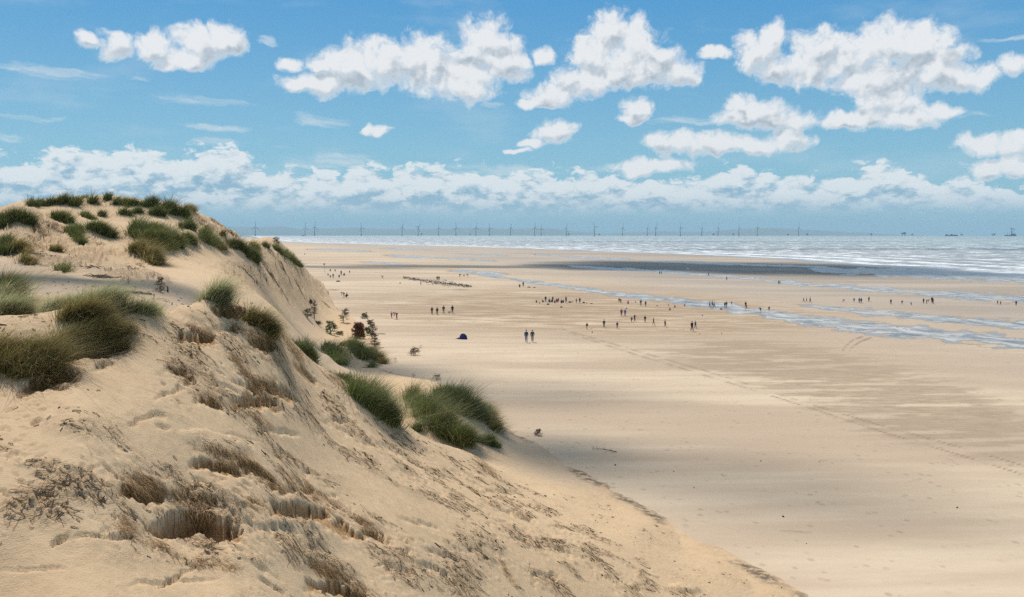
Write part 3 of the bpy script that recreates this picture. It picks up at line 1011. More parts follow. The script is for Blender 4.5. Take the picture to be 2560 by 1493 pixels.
def hits(px, py, y0, lo=0.86, hi=1.16, steps=500):
    """ground points under many photo pixels, searched near distance y0; nan where the ray misses"""
    px, py = np.asarray(px, float), np.asarray(py, float)
    dx, dz = (px - CX) / FPX, (CY - py) / FPX
    c, s = math.cos(PITCH), math.sin(PITCH)
    yy = c + dz * s
    dx, dz = dx / yy, (dz * c - s) / yy
    ys = np.exp(np.linspace(math.log(y0 * lo), math.log(y0 * hi), steps // 2))
    X = dx[:, None] * ys[None]
    gz = ground_at(X, np.broadcast_to(ys, X.shape))
    below = (CAM_H + dz[:, None] * ys[None]) <= gz
    k = below.argmax(1)
    ok = below.any(1) & (k > 0)
    y = ys[k]
    x = dx * y
    return x, y, gz[np.arange(len(k)), k], ok


def blades(bx, by, bz, L, wid, style, rng, lean=0.5, wind=0.0, fan=None):
    """ribbon blades; returns co, faces, tint, along"""
    n = len(bx)
    if style == 'droop':
        az = rng.uniform(-math.pi, math.pi, n)
        az = np.where(rng.rand(n) < 0.6, rng.normal(-math.pi / 2, 0.9, n), az)
        out, up, fall = rng.uniform(0.35, 0.9, n), rng.uniform(-0.1, 0.5, n), rng.uniform(0.5, 1.2, n)
    elif style == 'tangle':
        az = rng.uniform(-math.pi, math.pi, n)
        out, up, fall = rng.uniform(0.5, 1.0, n), rng.uniform(0.0, 0.55, n), rng.uniform(0.2, 0.7, n)
    else:
        vx = lean * 0.75 * math.cos(wind) + rng.normal(0, .22, n) + (fan[:, 0] * 0.5 if fan is not None else 0)
        vy = lean * 0.75 * math.sin(wind) - 0.08 + rng.normal(0, .22, n) + (fan[:, 1] * 0.5 if fan is not None else 0)
        az = np.arctan2(vy, vx)
        out = np.hypot(vx, vy) * 1.15
        up, fall = rng.uniform(0.9, 1.25, n), rng.uniform(0.05, 0.40, n) * (1 + lean)
    L = L * rng.uniform(0.55, 1.15, n)
    ts = np.array([0, 0.36, 0.7, 1.0])
    dx, dy = np.cos(az), np.sin(az)
    wa = az + math.pi / 2 + rng.normal(0, 0.7, n)
    wx, wy = np.cos(wa), np.sin(wa)
    kink = rng.normal(0, 0.12, (n, 2))
    P = []
    for i, t in enumerate(ts):
        o = out * (0.25 * t + 0.75 * t * t) * L
        x = bx + dx * o + kink[:, 0] * L * t * t
        y = by + dy * o + kink[:, 1] * L * t * t
        z = bz + (up * t - fall * t * t) * L
        w = wid * (1 - 0.85 * t) * 0.5
        if i < 3:
            P.append(np.stack([x - wx * w, y - wy * w, z], -1)); P.append(np.stack([x + wx * w, y + wy * w, z], -1))
        else:
            P.append(np.stack([x, y, z], -1))
    co = np.stack(P, 1).reshape(-1, 3)
    b0 = (np.arange(n) * 7)[:, None]
    quads = np.concatenate([b0 + np.array([[0, 1, 3, 2]]), b0 + np.array([[2, 3, 5, 4]])])
    tris = b0 + np.array([[4, 5, 6]])
    tint = np.repeat(np.clip(rng.beta(1.6, 3.2, n) + rng.normal(0, .05, n), 0, 1), 7)
    along = np.tile(np.array([0, 0, .36, .36, .7, .7, 1.0]), n)
    return co, [quads, tris], tint, along


def finish(name, co, faces, tint, along, mat, origin, parent=None):
    me = mesh_of(name, co - np.array(origin), faces, dict(tint=tint, along=along), True, [mat])
    o = bpy.data.objects.new(name, me)
    o.location = origin
    return link(o, parent)


STYLES = {  # material, blade style, lean, name, category
    'green': (M_GREEN, 'up', 0.55), 'dark': (M_DARK, 'up', 0.5), 'silver': (M_SILVER, 'up', 0.85), 'brown': (M_BROWN, 'droop', 0.5),
    'olive': (M_OLIVE, 'up', 0.95), 'mat': (M_BROWN, 'tangle', 0.5)}
TALLY = 0


def clump(x0, x1, yt, yb, rot, h, style, label, group=None, dens=1.0, y0=None, wind=0.0, maxn=6500):
    """a tussock seen in the box (x0, x1, yt, yb) of the photo, slanting by rot degrees"""
    global TALLY
    mat, bs, lean = STYLES[style]
    rng = np.random.RandomState(abs(hash((x0, yt, style))) % 99991 if False else int(x0 * 7 + yt * 13) % 99991)
    cx, cyb = (x0 + x1) / 2, yb - 2
    if y0 is None:
        y0 = hit(cx, (yt + 2 * yb) / 3).y
        if y0 > 600:
            y0 = hit(cx, yb).y
    hp = h / y0 * FPX * (0.75 if bs == 'up' else 0.35)
    k = 160
    rx = (x1 - x0) / 2
    ry = max((yb - yt - hp) / 2, 2.5)
    cy = yb - ry
    a, r = rng.uniform(0, 2 * math.pi, k), np.sqrt(rng.uniform(0, 1, k)) * 0.92
    ex, ey = np.cos(a) * r * rx, np.sin(a) * r * ry
    tr = math.tan(math.radians(rot))
    shear = ex * tr
    lim = max((yb - yt) / 2 - hp / 2, 2)
    shear = np.clip(shear, -lim, lim)
    ey = ey * (1 - 0.7 * min(1, abs(tr) * rx / max(lim, 1) / 2))
    x, y, z, ok = hits(cx + ex, cy + ey + shear, y0)
    x, y, z = x[ok], y[ok], z[ok]
    if len(x) < 4:
        x, y, z, ok = hits(cx + ex, np.full(k, yb + 2.0) + np.abs(ey) * 0.3, y0, 0.7, 1.3)
        x, y, z = x[ok], y[ok], z[ok]
        if len(x) < 4:
            print('clump lost', label, y0); return None
    area = (x1 - x0) * (yb - yt) * 0.16
    n = int(min(maxn, max(60, area * 3.0 * dens)))
    # blades grow from separate tufts, fanning out of each
    nt = int(np.clip(n / 42, 7, 90))
    tid = rng.randint(0, nt, n)
    tc_ = rng.randint(0, len(x), nt)
    tr_ = (0.07 + 0.20 * h) * (0.8 if bs == 'up' else 1.4) * rng.uniform(0.6, 1.4, nt)
    sub = rng.normal(0, 0.5, (n, 2)) * tr_[tid][:, None]
    loose = rng.rand(n) < 0.12
    sub[loose] *= 2.4
    bx, by = x[tc_][tid] + sub[:, 0], y[tc_][tid] + sub[:, 1]
    fan = sub / tr_[tid][:, None]
    bz = ground_at(bx, by) - 0.02
    wid = max(0.012, 0.46 * y0 / 887.0)
    cx3, cy3 = float(x.mean()), float(y.mean())
    rel = np.hypot((bx - cx3) / max(x.std() * 2, .1), (by - cy3) / max(y.std() * 2, .1))
    # within one clump the height follows sub-tufts
    tuft = 0.72 + 0.5 * fbm(bx / (h * 1.3), by / (h * 1.3), 2, int(x0) % 50)
    L = h * ((1.15 if y0 > 60 else 1.3) if bs == 'up' else 1.15) * tuft * (1.12 - 0.30 * np.clip(rel, 0, 1)) * rng.uniform(0.75, 1.25, nt)[tid]
    co, faces, tint, along = blades(bx, by, bz, L, wid, bs, rng, lean, wind, fan)
    tint = np.clip(tint + np.repeat(rng.normal(0, 0.13, nt)[tid], 7), 0, 1)
    origin = (cx3, cy3, float(ground_at(np.array(cx3), np.array(cy3))))
    TALLY += n
    nm = {'brown': 'dead_grass_tussock', 'mat': 'root_mat'}.get(style, 'marram_tussock')
    o = finish(nm, co, faces, tint, along, mat, origin)
    tag(o, label, {'brown': 'dead grass', 'mat': 'roots'}.get(style, 'grass tussock'), group)
    return o


GT = 'green tussocks along the far dune top'
GH = 'tussocks on the far dune'
GN = 'clumps around the near crest'
GB = 'clumps on the sand at the dune foot'
GR = 'dead tussocks and roots on the near dune'
CL = [
 (71,92,496,515,-20,1.1,'dark','leftmost small green tussock on the rim of the far dune top',GT),
 (88,110,494,516,-25,1.1,'dark','second green tussock from the left along the far dune rim',GT),
 (108,134,488,515,-30,1.2,'dark','third green tussock from the left on the rim, leaning over bare sand',GT),
 (136,179,487,511,-18,1.2,'dark','wide green tussock, fourth from the left along the far dune rim',GT),
 (175,203,487,515,-20,1.3,'dark','rounded green tussock, fifth along the rim, left of a sandy gap',GT),
 (203,216,488,497,0,0.7,'olive','tiny olive tuft between two green tussocks on the far dune rim',GT),
 (222,244,489,510,-20,1.2,'dark','green tussock standing alone in the middle of the sandy far rim',GT),
 (255,279,484,503,-10,1.2,'dark','green tussock at the very highest point of the far dune',GT),
 (242,249,503,513,0,0.6,'olive','tiny tuft on bare sand just below the dune top',GT),
 (279,302,492,513,-10,1.1,'green','green tussock right of the highest point of the far dune',GT),
 (300,320,491,514,-8,1.2,'green','green tussock between two close neighbours right of the summit',GT),
 (318,344,490,516,-8,1.2,'green','green tussock left of the big bushy one on the rim',GT),
 (350,394,486,518,0,1.5,'dark','big bushy green tussock on the rim of the far dune',GT),
 (393,400,492,499,0,0.6,'dark','tiny dark tuft on the rim right of the bushy tussock',GT),
 (405,442,493,540,25,1.5,'dark','tall dark green tussock at the right end of the far dune top',GT),
 (373,413,514,541,10,1.2,'dark','dark tussock just above the largest green mass',GH),
 (333,358,513,534,0,1.1,'green','small green tussock above left of the largest green mass',GH),
 (300,319,515,538,0,1.0,'green','small green tussock left on the sandy shoulder under the rim',GH),
 (314,334,528,541,15,0.8,'green','low green tussock on the lip of the bare sand shoulder',GH),
 (449,472,508,547,10,1.4,'dark','dark upright tussock at the left side of the brown ridge end',GH),
 (463,496,504,528,25,1.1,'olive','olive grass along the crest where the far dune starts to drop',GH),
 (473,525,524,568,40,1.2,'brown','brown dead grass on the steep ridge below the olive crest grass',GH),
 (451,488,548,574,10,1.2,'dark','rounded green tussock below the brown ridge grass',GH),
 (508,545,525,555,42,0.9,'brown','brown dead tussock on the skyline of the falling ridge',GH),
 (318,458,532,627,18,1.5,'green','largest dense green grass mass in the middle of the far dune',GH),
 (457,488,573,612,15,1.3,'green','green tussock touching the right side of the largest green mass',GH),
 (495,547,573,610,25,1.4,'green','green dome tussock with sand shade below, right of the largest mass',GH),
 (538,567,598,626,15,0.9,'olive','small pale tussock with sandy roots left of the dark shrubby slope',GH),
 (548,565,574,591,10,0.8,'olive','tiny tuft just above the small pale tussock',GH),
 (548,595,557,588,42,0.9,'brown','brown grass strip on the skyline right of the ridge',GH),
 (569,606,587,625,20,1.4,'dark','dark green tussock at the left of the shaded slope',GH),
 (594,646,599,652,38,1.5,'dark','dark tussock hanging over the deepest shade on the right slope',GH),
 (625,654,598,625,25,1.1,'olive','olive brown tussock on the skyline above the shaded slope',GH),
 (655,674,601,620,20,0.9,'dark','small green tussock on the skyline before the twiggy shrub',GH),
 (683,726,608,642,38,1.1,'green','green strip of grass falling along the right skyline',GH),
 (712,757,630,666,42,0.9,'dark','lowest green strip on the right skyline of the far dune',GH),
 (322,406,598,660,36,1.3,'olive','olive brown wedge of grass with a shaded face below the largest mass',GH),
 (334,357,646,668,30,0.6,'mat','thin dark tuft on bare sand under the olive wedge',GH),
 (20,88,514,560,15,1.4,'dark','dark green mass at the upper left of the far dune',GH),
 (-30,22,522,566,10,1.3,'dark','dark green clump cut by the left picture edge on the skyline',GH),
 (66,126,543,590,35,1.0,'brown','brown shaded grass below the upper left green mass',GH),
 (106,168,531,584,32,1.1,'brown','brown dead grass on the left bluff below green blades',GH),
 (129,182,522,558,25,1.2,'green','bright green grass on top of the left bluff',GH),
 (163,213,555,609,48,1.0,'green','yellow green strip running down the right edge of the left bluff',GH),
 (190,210,559,582,25,0.9,'green','small green tuft beside the yellow green strip',GH),
 (203,238,524,549,20,0.9,'green','thin green tussock on sand left of the round one',GH),
 (246,266,523,543,0,0.8,'dark','small round dark tussock alone on the sandy shoulder',GH),
 (217,293,545,593,25,1.3,'green','green tussock swept to the right in the middle left of the dune',GH),
 (216,263,582,617,35,0.9,'brown','brown root-bound foot of the swept green tussock',GH),
 (16,78,596,634,15,1.0,'olive','olive clump at the foot of the left bluff',GH),
 (48,86,628,662,15,0.9,'olive','rounded olive tussock above the grey hollow at left',GH),
 (-30,28,576,640,15,1.2,'dark','dark clump at the left edge halfway up the bluff',GH),
 (66,100,576,614,35,0.9,'brown','pale dead roots on the left bluff',GH),
 (124,151,604,630,10,0.8,'olive','small pale green tuft on the sandy spur',GH),
 (140,169,648,678,5,0.9,'green','triangular green tussock at the edge of the grey hollow',GH),
 (-30,30,690,748,25,1.4,'dark','dark green clump at the left edge behind the near grass',GH),
 (12,44,690,712,10,0.6,'mat','dark root tangle in the grey sand beside the left clump',GH),
 # flat ground right of the near dune
 (733,794,842,900,35,1.3,'dark','leftmost green clump behind the near dune crest',GB),
 (803,864,840,912,40,1.5,'green','second green clump on the flat, pointed at its top left',GB),
 (846,866,848,866,10,0.8,'olive','low pale tuft between the two larger green clumps',GB),
 (862,920,838,898,40,1.5,'green','third green clump on the flat, left of the low olive one',GB),
 (912,963,860,908,35,1.2,'olive','olive clump at the right end of the row on the flat',GB),
 (921,938,896,921,0,0.8,'green','tiny green tuft in front of the olive clump',GB),
 (840,884,928,958,25,0.9,'dark','dark little clump peeping over the near ridge',GB),
 (880,990,936,1048,35,1.3,'green','dark green clump rising behind the near ridge, left of the largest',GB),
 (975,1186,938,1108,42,1.4,'green','largest dark green clump below the ridge, blades swept right',GB),
 (1084,1212,946,1044,28,1.4,'dark','dark green clump behind the largest one, facing the beach',GB),
 (1194,1248,990,1080,50,0.8,'olive','thin olive strip hanging on the sand bank beside the beach',GB),
 (1028,1045,1042,1080,10,0.9,'green','thin green tuft at the edge of the ridge under the largest clump',GB),
 (1186,1252,1084,1118,25,0.5,'green','low sparse green shoots on the grey sand past the largest clump',GB),
]
for c in CL:
    clump(*c[:5], c[5] * (1.45 if c[0] > 960 else 1.15), c[6], c[7], c[8], dens=1.8, maxn=7500)
NEARC = [
 (-60,78,742,800,5,0.75,'silver','pale silvery grass on the crest at the left picture edge',GN,1.0),
 (-60,150,800,950,8,0.60,'olive','large drooping green brown tussock at the left picture edge',GN,1.0),
 (60,190,860,985,15,0.45,'brown','straw coloured skirt of dead grass below the large left tussock',GN,0.8),
 (100,236,742,780,-10,0.72,'silver','tall pale silvery grass on the crest left of centre',GN,1.3),
 (225,300,735,765,5,0.62,'silver','pale silvery grass continuing the crest towards the saddle',GN,1.2),
 (140,320,772,870,-10,0.45,'olive','green brown grass spilling down below the silvery crest grass',GN,1.1),
 (150,300,800,905,0,0.40,'brown','dark brown dead grass in the shaded hollow under the crest',GN,1.1),
 (240,352,752,800,-8,0.32,'brown','golden brown root fringe right of the silvery crest grass',GN,1.2),
 (150,262,755,800,-5,0.6,'olive','straw green tussock between the silvery grass and the drooping grass below it',GN,1.1),
 (-40,60,700,760,0,0.7,'silver','tallest pale grass at the far left of the near crest',GN,1.0),
 (285,412,748,782,12,0.36,'silver','sparse thin green grass behind the sandy saddle',GN,0.5),
 (488,585,726,752,5,0.52,'silver','thin green grass tuft on the sandy peak',GN,0.9),
 (612,702,775,832,38,0.45,'olive','green brown grass on the shoulder right of the peak',GN,1.1),
 (700,780,830,905,42,0.30,'brown','thin brown grass along the ridge edge above the flat',GN,0.7),
 (520,668,752,812,20,0.34,'brown','dark brown roots hanging under the lip of the peak',GR,1.3),
 (425,535,778,838,15,0.34,'brown','dead brown tussock left below the peak with deep shade',GR,1.3),
 (560,706,800,862,25,0.32,'brown','brown tangled dead grass on the shoulder',GR,1.1),
 (640,700,850,905,20,0.28,'brown','brown root mass in a notch of the shoulder',GR,1.1),
 (385,508,872,965,35,0.28,'brown','golden brown dead tussock on the sand below the saddle',GR,1.0),
 (472,562,962,1024,30,0.26,'brown','small golden brown tussock lower down the same slope',GR,1.0),
 (560,650,880,960,60,0.24,'mat','pale stringy roots running down the middle of the face',GR,0.6),
 (590,690,930,992,-20,0.28,'brown','root arch over a shaded scoop in the middle of the face',GR,0.9),
 (618,690,1030,1062,20,0.22,'mat','small brown root wisp under the shaded scoop',GR,0.7),
 (468,645,1086,1182,25,0.26,'brown','dark brown root bank in the centre of the near face',GR,1.25),
 (288,425,1168,1258,28,0.28,'brown','dark brown root bank at left above the big hollow',GR,1.25),
 (418,562,1200,1300,18,0.26,'brown','ragged root fringe over the big dark hollow',GR,1.1),
 (596,662,1222,1268,5,0.26,'brown','small brown clump right of the big hollow',GR,1.0),
 (610,735,1158,1240,38,0.24,'brown','brown root strip running down to the right bank',GR,1.1),
 (700,870,1186,1275,30,0.30,'brown','long root fringe over the right hand shaded bank',GR,1.25),
 (848,962,1268,1340,30,0.26,'brown','lower end of the root fringe where it meets smooth sand',GR,1.2),
 (775,865,1392,1448,10,0.26,'brown','dark root clump at the bottom edge of the picture',GR,1.25),
 (855,938,1446,1500,20,0.24,'brown','brown root clump at the bottom edge, right of its neighbour',GR,1.1),
 (288,332,1278,1345,20,0.20,'mat','thin dry roots at the left end of the big hollow',GR,0.8),
 (350,432,1338,1375,10,0.18,'mat','small dry root wisps below the big hollow',GR,0.6),
 (455,602,1384,1424,8,0.16,'mat','matted roots over the smooth sand at the bottom left',GR,0.8),
 (1694,1758,1470,1510,25,0.34,'brown','dark dead tuft at the bottom edge right of centre',GR,1.3),
 (1935,1975,1478,1505,25,0.26,'brown','tiny dark tuft at the bottom edge near the beach',GR,1.0),
 (1148,1252,1122,1190,40,0.22,'mat','streaky brown roots at the right corner of the ridge',GR,0.8),
 (1084,1122,1098,1136,10,0.34,'brown','small orange brown tuft on the ridge line',GR,0.8),
 (985,1022,1328,1364,10,0.2,'brown','small brown tuft on the slope past the root fringe',GR,0.8),
 (1235,1295,1395,1460,60,0.18,'mat','faint dry roots low on the right hand slope',GR,0.5),
 (780,900,905,985,40,0.2,'mat','dry rusty roots along the upper ridge edge',GR,0.55),
]
for c in NEARC:
    clump(*c[:5], c[5] * {'brown': 1.3, 'olive': 1.35, 'silver': 1.55, 'mat': 1.3}.get(c[6], 1.0), *c[6:9], dens=c[9] * 1.6, maxn=9500)

# loose twigs and root ends strewn over the crust of the near dune
def litter_or_shade(name, n, seed, mat, length, label, thresh, liftk, angs, widk=1.0):
    rng = np.random.RandomState(seed)
    field = rough * patch + 0.35 * fbm(GX / 1.4, GY / 1.4, 3, 300 + seed)
    cand = np.nonzero((field > thresh) & (GY < 50) & (GY > 11) & (smoothz < 0.5) & (sd < -0.5))
    ids = rng.choice(len(cand[0]), n)
    bx, by = GX[cand][ids], GY[cand][ids]
    Ltw = rng.gamma(2.0, length * .5, len(bx)) + 0.04
    ang = rng.normal(angs[0], angs[1], len(bx))
    ts = [0, .33, .66, 1]
    off_ = rng.normal(0, 0.045, len(bx))
    lift = rng.gamma(1.0, 0.06, len(bx)) * liftk
    wd = rng.uniform(0.007, 0.018, len(bx)) * np.clip(by / 25, 0.8, 1.6) * widk
    Pt = []
    for t in ts:
        x = bx + np.cos(ang) * Ltw * t - np.sin(ang) * off_ * Ltw * 4 * t * (1 - t)
        y = by + np.sin(ang) * Ltw * t + np.cos(ang) * off_ * Ltw * 4 * t * (1 - t)
        z = ground_at(x, y) + 0.012 + lift * 4 * t * (1 - t) * 0.6
        Pt += [np.stack([x, y, z - wd * .5], -1), np.stack([x + 0.3 * wd, y - wd, z + wd * .5], -1)]
    co = np.stack(Pt, 1).reshape(-1, 3)
    b0 = (np.arange(len(bx)) * 8)[:, None]
    me = mesh_of(name, co, [np.concatenate([b0 + np.array([[0, 1, 3, 2]]), b0 + np.array([[2, 3, 5, 4]]), b0 + np.array([[4, 5, 7, 6]])])], {}, True, [mat])
    tag(link(bpy.data.objects.new(name, me)), label, kind='stuff')


litter_or_shade('root_litter', 2000, 21, M_ROOT, 0.16, 'thin dry roots and twigs strewn over the near dune', 0.35, 0.35, (-0.6, 0.7))
litter_or_shade('dry_stems', 2000, 22, plain('dry_stem', (0.34, 0.22, 0.11), 0.8), 0.22, 'golden brown dry stems lying over the near dune', 0.45, 0.5, (-0.7, 0.9))
litter_or_shade('dark_crumbs', 2400, 23, plain('dark_crumb', (0.085, 0.058, 0.035), 0.9), 0.07, 'dark crumbs of peat and root on the near dune', 0.12, 0.12, (-0.2, 1.2), 1.7)
print('blades', TALLY)

# ------------------------------------------------------------------ small builders
def tube(path, radii, sides=5, cap=True):
    """verts, quads of a bent tapered stick"""
    path = [Vector(p) for p in path]
    V, F = [], []
    for i, p in enumerate(path):
        d = (path[min(i + 1, len(path) - 1)] - path[max(i - 1, 0)]).normalized()
        a = d.cross(Vector((0.13, 0.31, 0.94)))
        if a.length < 1e-3:
            a = d.cross(Vector((1, 0, 0)))
        a.normalize(); b = d.cross(a)
        for k in range(sides):
            t = 2 * math.pi * k / sides
            V.append(p + (a * math.cos(t) + b * math.sin(t)) * radii[i])
    for i in range(len(path) - 1):
        for k in range(sides):
            k2 = (k + 1) % sides
            F.append((i * sides + k, i * sides + k2, (i + 1) * sides + k2, (i + 1) * sides + k))
    if cap:
        F.append(tuple(range(sides))[::-1]); F.append(tuple((len(path) - 1) * sides + k for k in range(sides)))
    return V, F


class Bag:
    def __init__(self): self.v, self.f = [], []
    def add(self, vf):
        v, f = vf
        o = len(self.v)
        self.v += [tuple(p) for p in v]; self.f += [tuple(i + o for i in q) for q in f]
        return self
    def box(self, c, s, rz=0.0, taper=1.0, tilt=None):
        V = []
        R = Matrix.Rotation(rz, 3, 'Z') if tilt is None else tilt
        for z in (-1, 1):
            k = taper if z > 0 else 1.0
            for x, y in ((-1, -1), (1, -1), (1, 1), (-1, 1)):
                V.append(Vector(c) + R @ Vector((x * s[0] / 2 * k, y * s[1] / 2 * k, z * s[2] / 2)))
        return self.add((V, [(0, 3, 2, 1), (4, 5, 6, 7), (0, 1, 5, 4), (1, 2, 6, 5), (2, 3, 7, 6), (3, 0, 4, 7)]))
    def build(self, name, mat, parent=None, loc=None, smooth=True):
        me = bpy.data.meshes.new(name)
        me.from_pydata(self.v, [], self.f)
        me.update()
        for p in me.polygons: p.use_smooth = smooth
        if mat is not None: me.materials.append(mat)
        o = bpy.data.objects.new(name, me)
        if loc is not None: o.location = loc
        return link(o, parent)


def empty(name, loc, rz=0.0, scale=1.0):
    o = bpy.data.objects.new(name, None)
    o.location = loc; o.rotation_euler = (0, 0, rz); o.scale = (scale,) * 3
    o.empty_display_size = 0.2
    return link(o)


def copy_tree(o, parent=None):
    kids = list(o.children)
    c = link(o.copy(), parent)
    for k in kids:
        copy_tree(k, c)
    return c


# ------------------------------------------------------------------ far hills
HILL = [(-900,570),(-300,566),(200,564),(450,566),(600,565),(632,567),(711,564),(752,572),(822,569),(886,568),(949,571),(1076,571),(1190,568),(1298,571),(1348,569),(1395,571),(1459,579),(1500,584),(1586,580),(1649,577),
        (1744,580),(1840,572),(1919,568),(1998,572),(2100,579),(2250,587),(2400,592)]
hp = np.array(HILL, float)
pxs = np.linspace(-900, 2400, 420)
top = np.interp(pxs, hp[:, 0], hp[:, 1]) + 1.2 * fbm(pxs / 40, pxs * 0 + .5, 3, 150)
rows = np.linspace(0, 1, 14)
D0 = 36000.0
HX, HY, HZ = [], [], []
for r in rows:
    D = D0 + 3500 * r
    x = (pxs - CX) / FPX * D
    ztop = CAM_H + (EYE - top) / FPX * (D0 + 1750)
    prof = math.sin(math.pi * min(1.0, r * 1.15 + 0.0)) if r < 0.9 else 0.0
    z = -85 + (ztop + 85) * prof * (0.93 + 0.07 * fbm(x / 900, np.full_like(x, D / 900), 3, 151)) if 0 < r < 1 else np.full_like(x, -105.0)
    HX.append(x); HY.append(np.full_like(x, D)); HZ.append(z)
mh, g, b, _ = material('hill_grass')
geo = g.node('ShaderNodeNewGeometry')
g.put(b.inputs['Base Color'], g.mix(g.noise(geo.outputs['Position'], 0.002, 5.0, 0.6), (0.10, 0.13, 0.08), (0.17, 0.17, 0.12)))
b.inputs['Roughness'].default_value = 0.9
hills = bpy.data.objects.new('hills', grid_mesh('hills', np.array(HX), np.array(HY), np.array(HZ)))
hills.data.materials.append(mh)
tag(link(hills), 'faint blue line of hills beyond the sea', kind='structure')

# ------------------------------------------------------------------ offshore wind farm
M_TOWER = plain('turbine_paint', (0.20, 0.22, 0.24), 0.5)
M_YELLOW = plain('yellow_steel', (0.35, 0.27, 0.06), 0.6)
M_STEEL = plain('dark_steel', (0.10, 0.11, 0.12), 0.6)


def sea_point(px, D):
    x = (px - CX) / FPX * D
    return Vector((x, D, SEA_Z - (x * x + D * D) / (2 * R_EARTH)))


def make_turbine():
    root = empty('wind_turbine', (0, 0, 0))
    t = Bag().add(tube([(0, 0, 12), (0, 0, 45), (0, 0, 82)], [3.3, 2.9, 2.3], 12)); t.build('tower', M_TOWER, root)
    t = Bag().add(tube([(0, 0, -6), (0, 0, 12)], [4.6, 4.6], 12)).add(tube([(0, 0, 11.6), (0, 0, 12.2)], [6.5, 6.5], 12)); t.build('transition_piece', M_YELLOW, root)
    n = Bag().add(tube([(0, 6.5, 83.5), (0, 5.5, 83.6), (0, -3.5, 83.6), (0, -4.2, 83.6)], [1.2, 2.1, 2.1, 1.5], 8)); n.build('nacelle', M_TOWER, root)
    rot = empty('rotor', (0, -5.2, 83.6)); rot.parent = root
    h = Bag().add(tube([(0, -2.0, 0), (0, -1.2, 0), (0, 0.9, 0)], [0.4, 1.3, 1.5], 10)); h.build('hub', M_TOWER, rot)
    for k in range(3):
        V, F = [], []
        for i, (r, c, w) in enumerate(((1.0, 3.0, 2.4), (6, 4.6, 2.2), (12, 5.6, 1.9), (26, 4.6, 1.5), (42, 3.4, 1.1), (53, 1.8, 0.6))):
            for dx, dy in ((-.35, 0), (0, -.5), (.65, 0), (0, .5)):
                V.append((dx * c, dy * w, r))
            if i:
                o = (i - 1) * 4
                for q in range(4):
                    F.append((o + q, o + (q + 1) % 4, o + 4 + (q + 1) % 4, o + 4 + q))
        F.append((20, 21, 22, 23))
        bl = Bag().add((V, F)).build('blade', M_TOWER, rot)
        bl.rotation_euler = (0, k * 2 * math.pi / 3, 0)
    return root


TURB = [  # x, tower height in photo px, first blade angle from upright, where it stands
 (640,23,2),(764,21,0),(788,23,5),(904,21.5,-15),(1006,22,10),(1046,22,40),(1096.5,20,0),(1140,21,-10),(1190,21.5,3),(1224,20,-20),(1276.5,21,12),(1336.7,21.5,2),(1352.7,19.5,0),
 (1415,21,18),(1485.5,23,-32),(1555.6,21,10),(1617.5,20,12),(1638.4,22,-2),(1699.7,21.5,-18),(1753,20,20),(1793.7,21.5,14),(1845.6,20.5,-14),(1891.5,21,-28),(1994.3,21.5,0)]
proto = make_turbine()
ORD = ['first','second','third','fourth','fifth','sixth','seventh','eighth','ninth','tenth','eleventh','twelfth','thirteenth','fourteenth','fifteenth','sixteenth','seventeenth','eighteenth','nineteenth','twentieth','twenty-first','twenty-second','twenty-third','twenty-fourth']
for i, (px, hpx, ang) in enumerate(TURB):
    o = proto if i == 0 else copy_tree(proto)
    D = 83.6 * FPX / hpx
    o.location = sea_point(px, D)
    o.rotation_euler = (0, 0, math.radians(52 + (i * 37 % 7) - 3))
    for c in o.children:
        if c.name.startswith('rotor'):
            c.rotation_euler = (0, math.radians(ang), 0)
    extra = {0: ', nearest the dune', 23: ', standing alone at the right end', 14: ', its blades spread in a wide Y', 11: ', close beside another', 12: ', just right of a close neighbour', 1: ', left one of a close pair', 2: ', right one of a close pair'}.get(i, '')
    tag(o, 'offshore wind turbine, %s from the left%s' % (ORD[i], extra), 'wind turbine', 'wind turbines out at sea')

# ships and platforms on the horizon
M_SHIP = plain('ship_steel', (0.09, 0.11, 0.14), 0.6)


def platform(px, D, wpx, hpx, label, legs=True):
    w, h = wpx / FPX * D, hpx / FPX * D
    p = sea_point(px, D)
    r = empty('offshore_platform', p)
    Bag().box((0, 0, h * .68), (w, w * .8, h * .36)).box((w * .22, 0, h * .93), (w * .3, w * .3, h * .2)).build('deck', M_SHIP, r, smooth=False)
    for sx in (-1, 1):
        Bag().box((sx * w * .33, 0, h * .24), (w * .10, w * .10, h * .55)).build('leg', M_SHIP, r, smooth=False)
    tag(r, label, 'platform')


for px, w, h, lab in ((2176,4,5,'small dark platform on the horizon, first right of the last turbine'), (2278,3.5,4.5,'tiny platform right of the broad raised one on the horizon'),
                      (2256.5,9,8,'broad raised platform on legs on the horizon'), (2401,5,4,'low dark platform right of the long ship'), (2480.5,7,5,'dark platform just left of the crane vessel'),
                      (1421,4,5,'tiny platform right beside the fourteenth turbine'), (1498,4,4,'tiny platform right of the turbine with a wide Y'), (1782,4,5,'tiny platform left of the twenty-first turbine'),
                      (1831.5,4,5,'tiny platform left of the twenty-second turbine'), (1968,4,4,'tiny platform left of the last turbine'), (2016,4,5,'tiny platform right of the last turbine'),
                      (1054,4,5,'tiny platform right of the sixth turbine'), (1175,3,4,'tiny platform left of the ninth turbine')):
    platform(px, 9500, w, h + 1.5, lab)

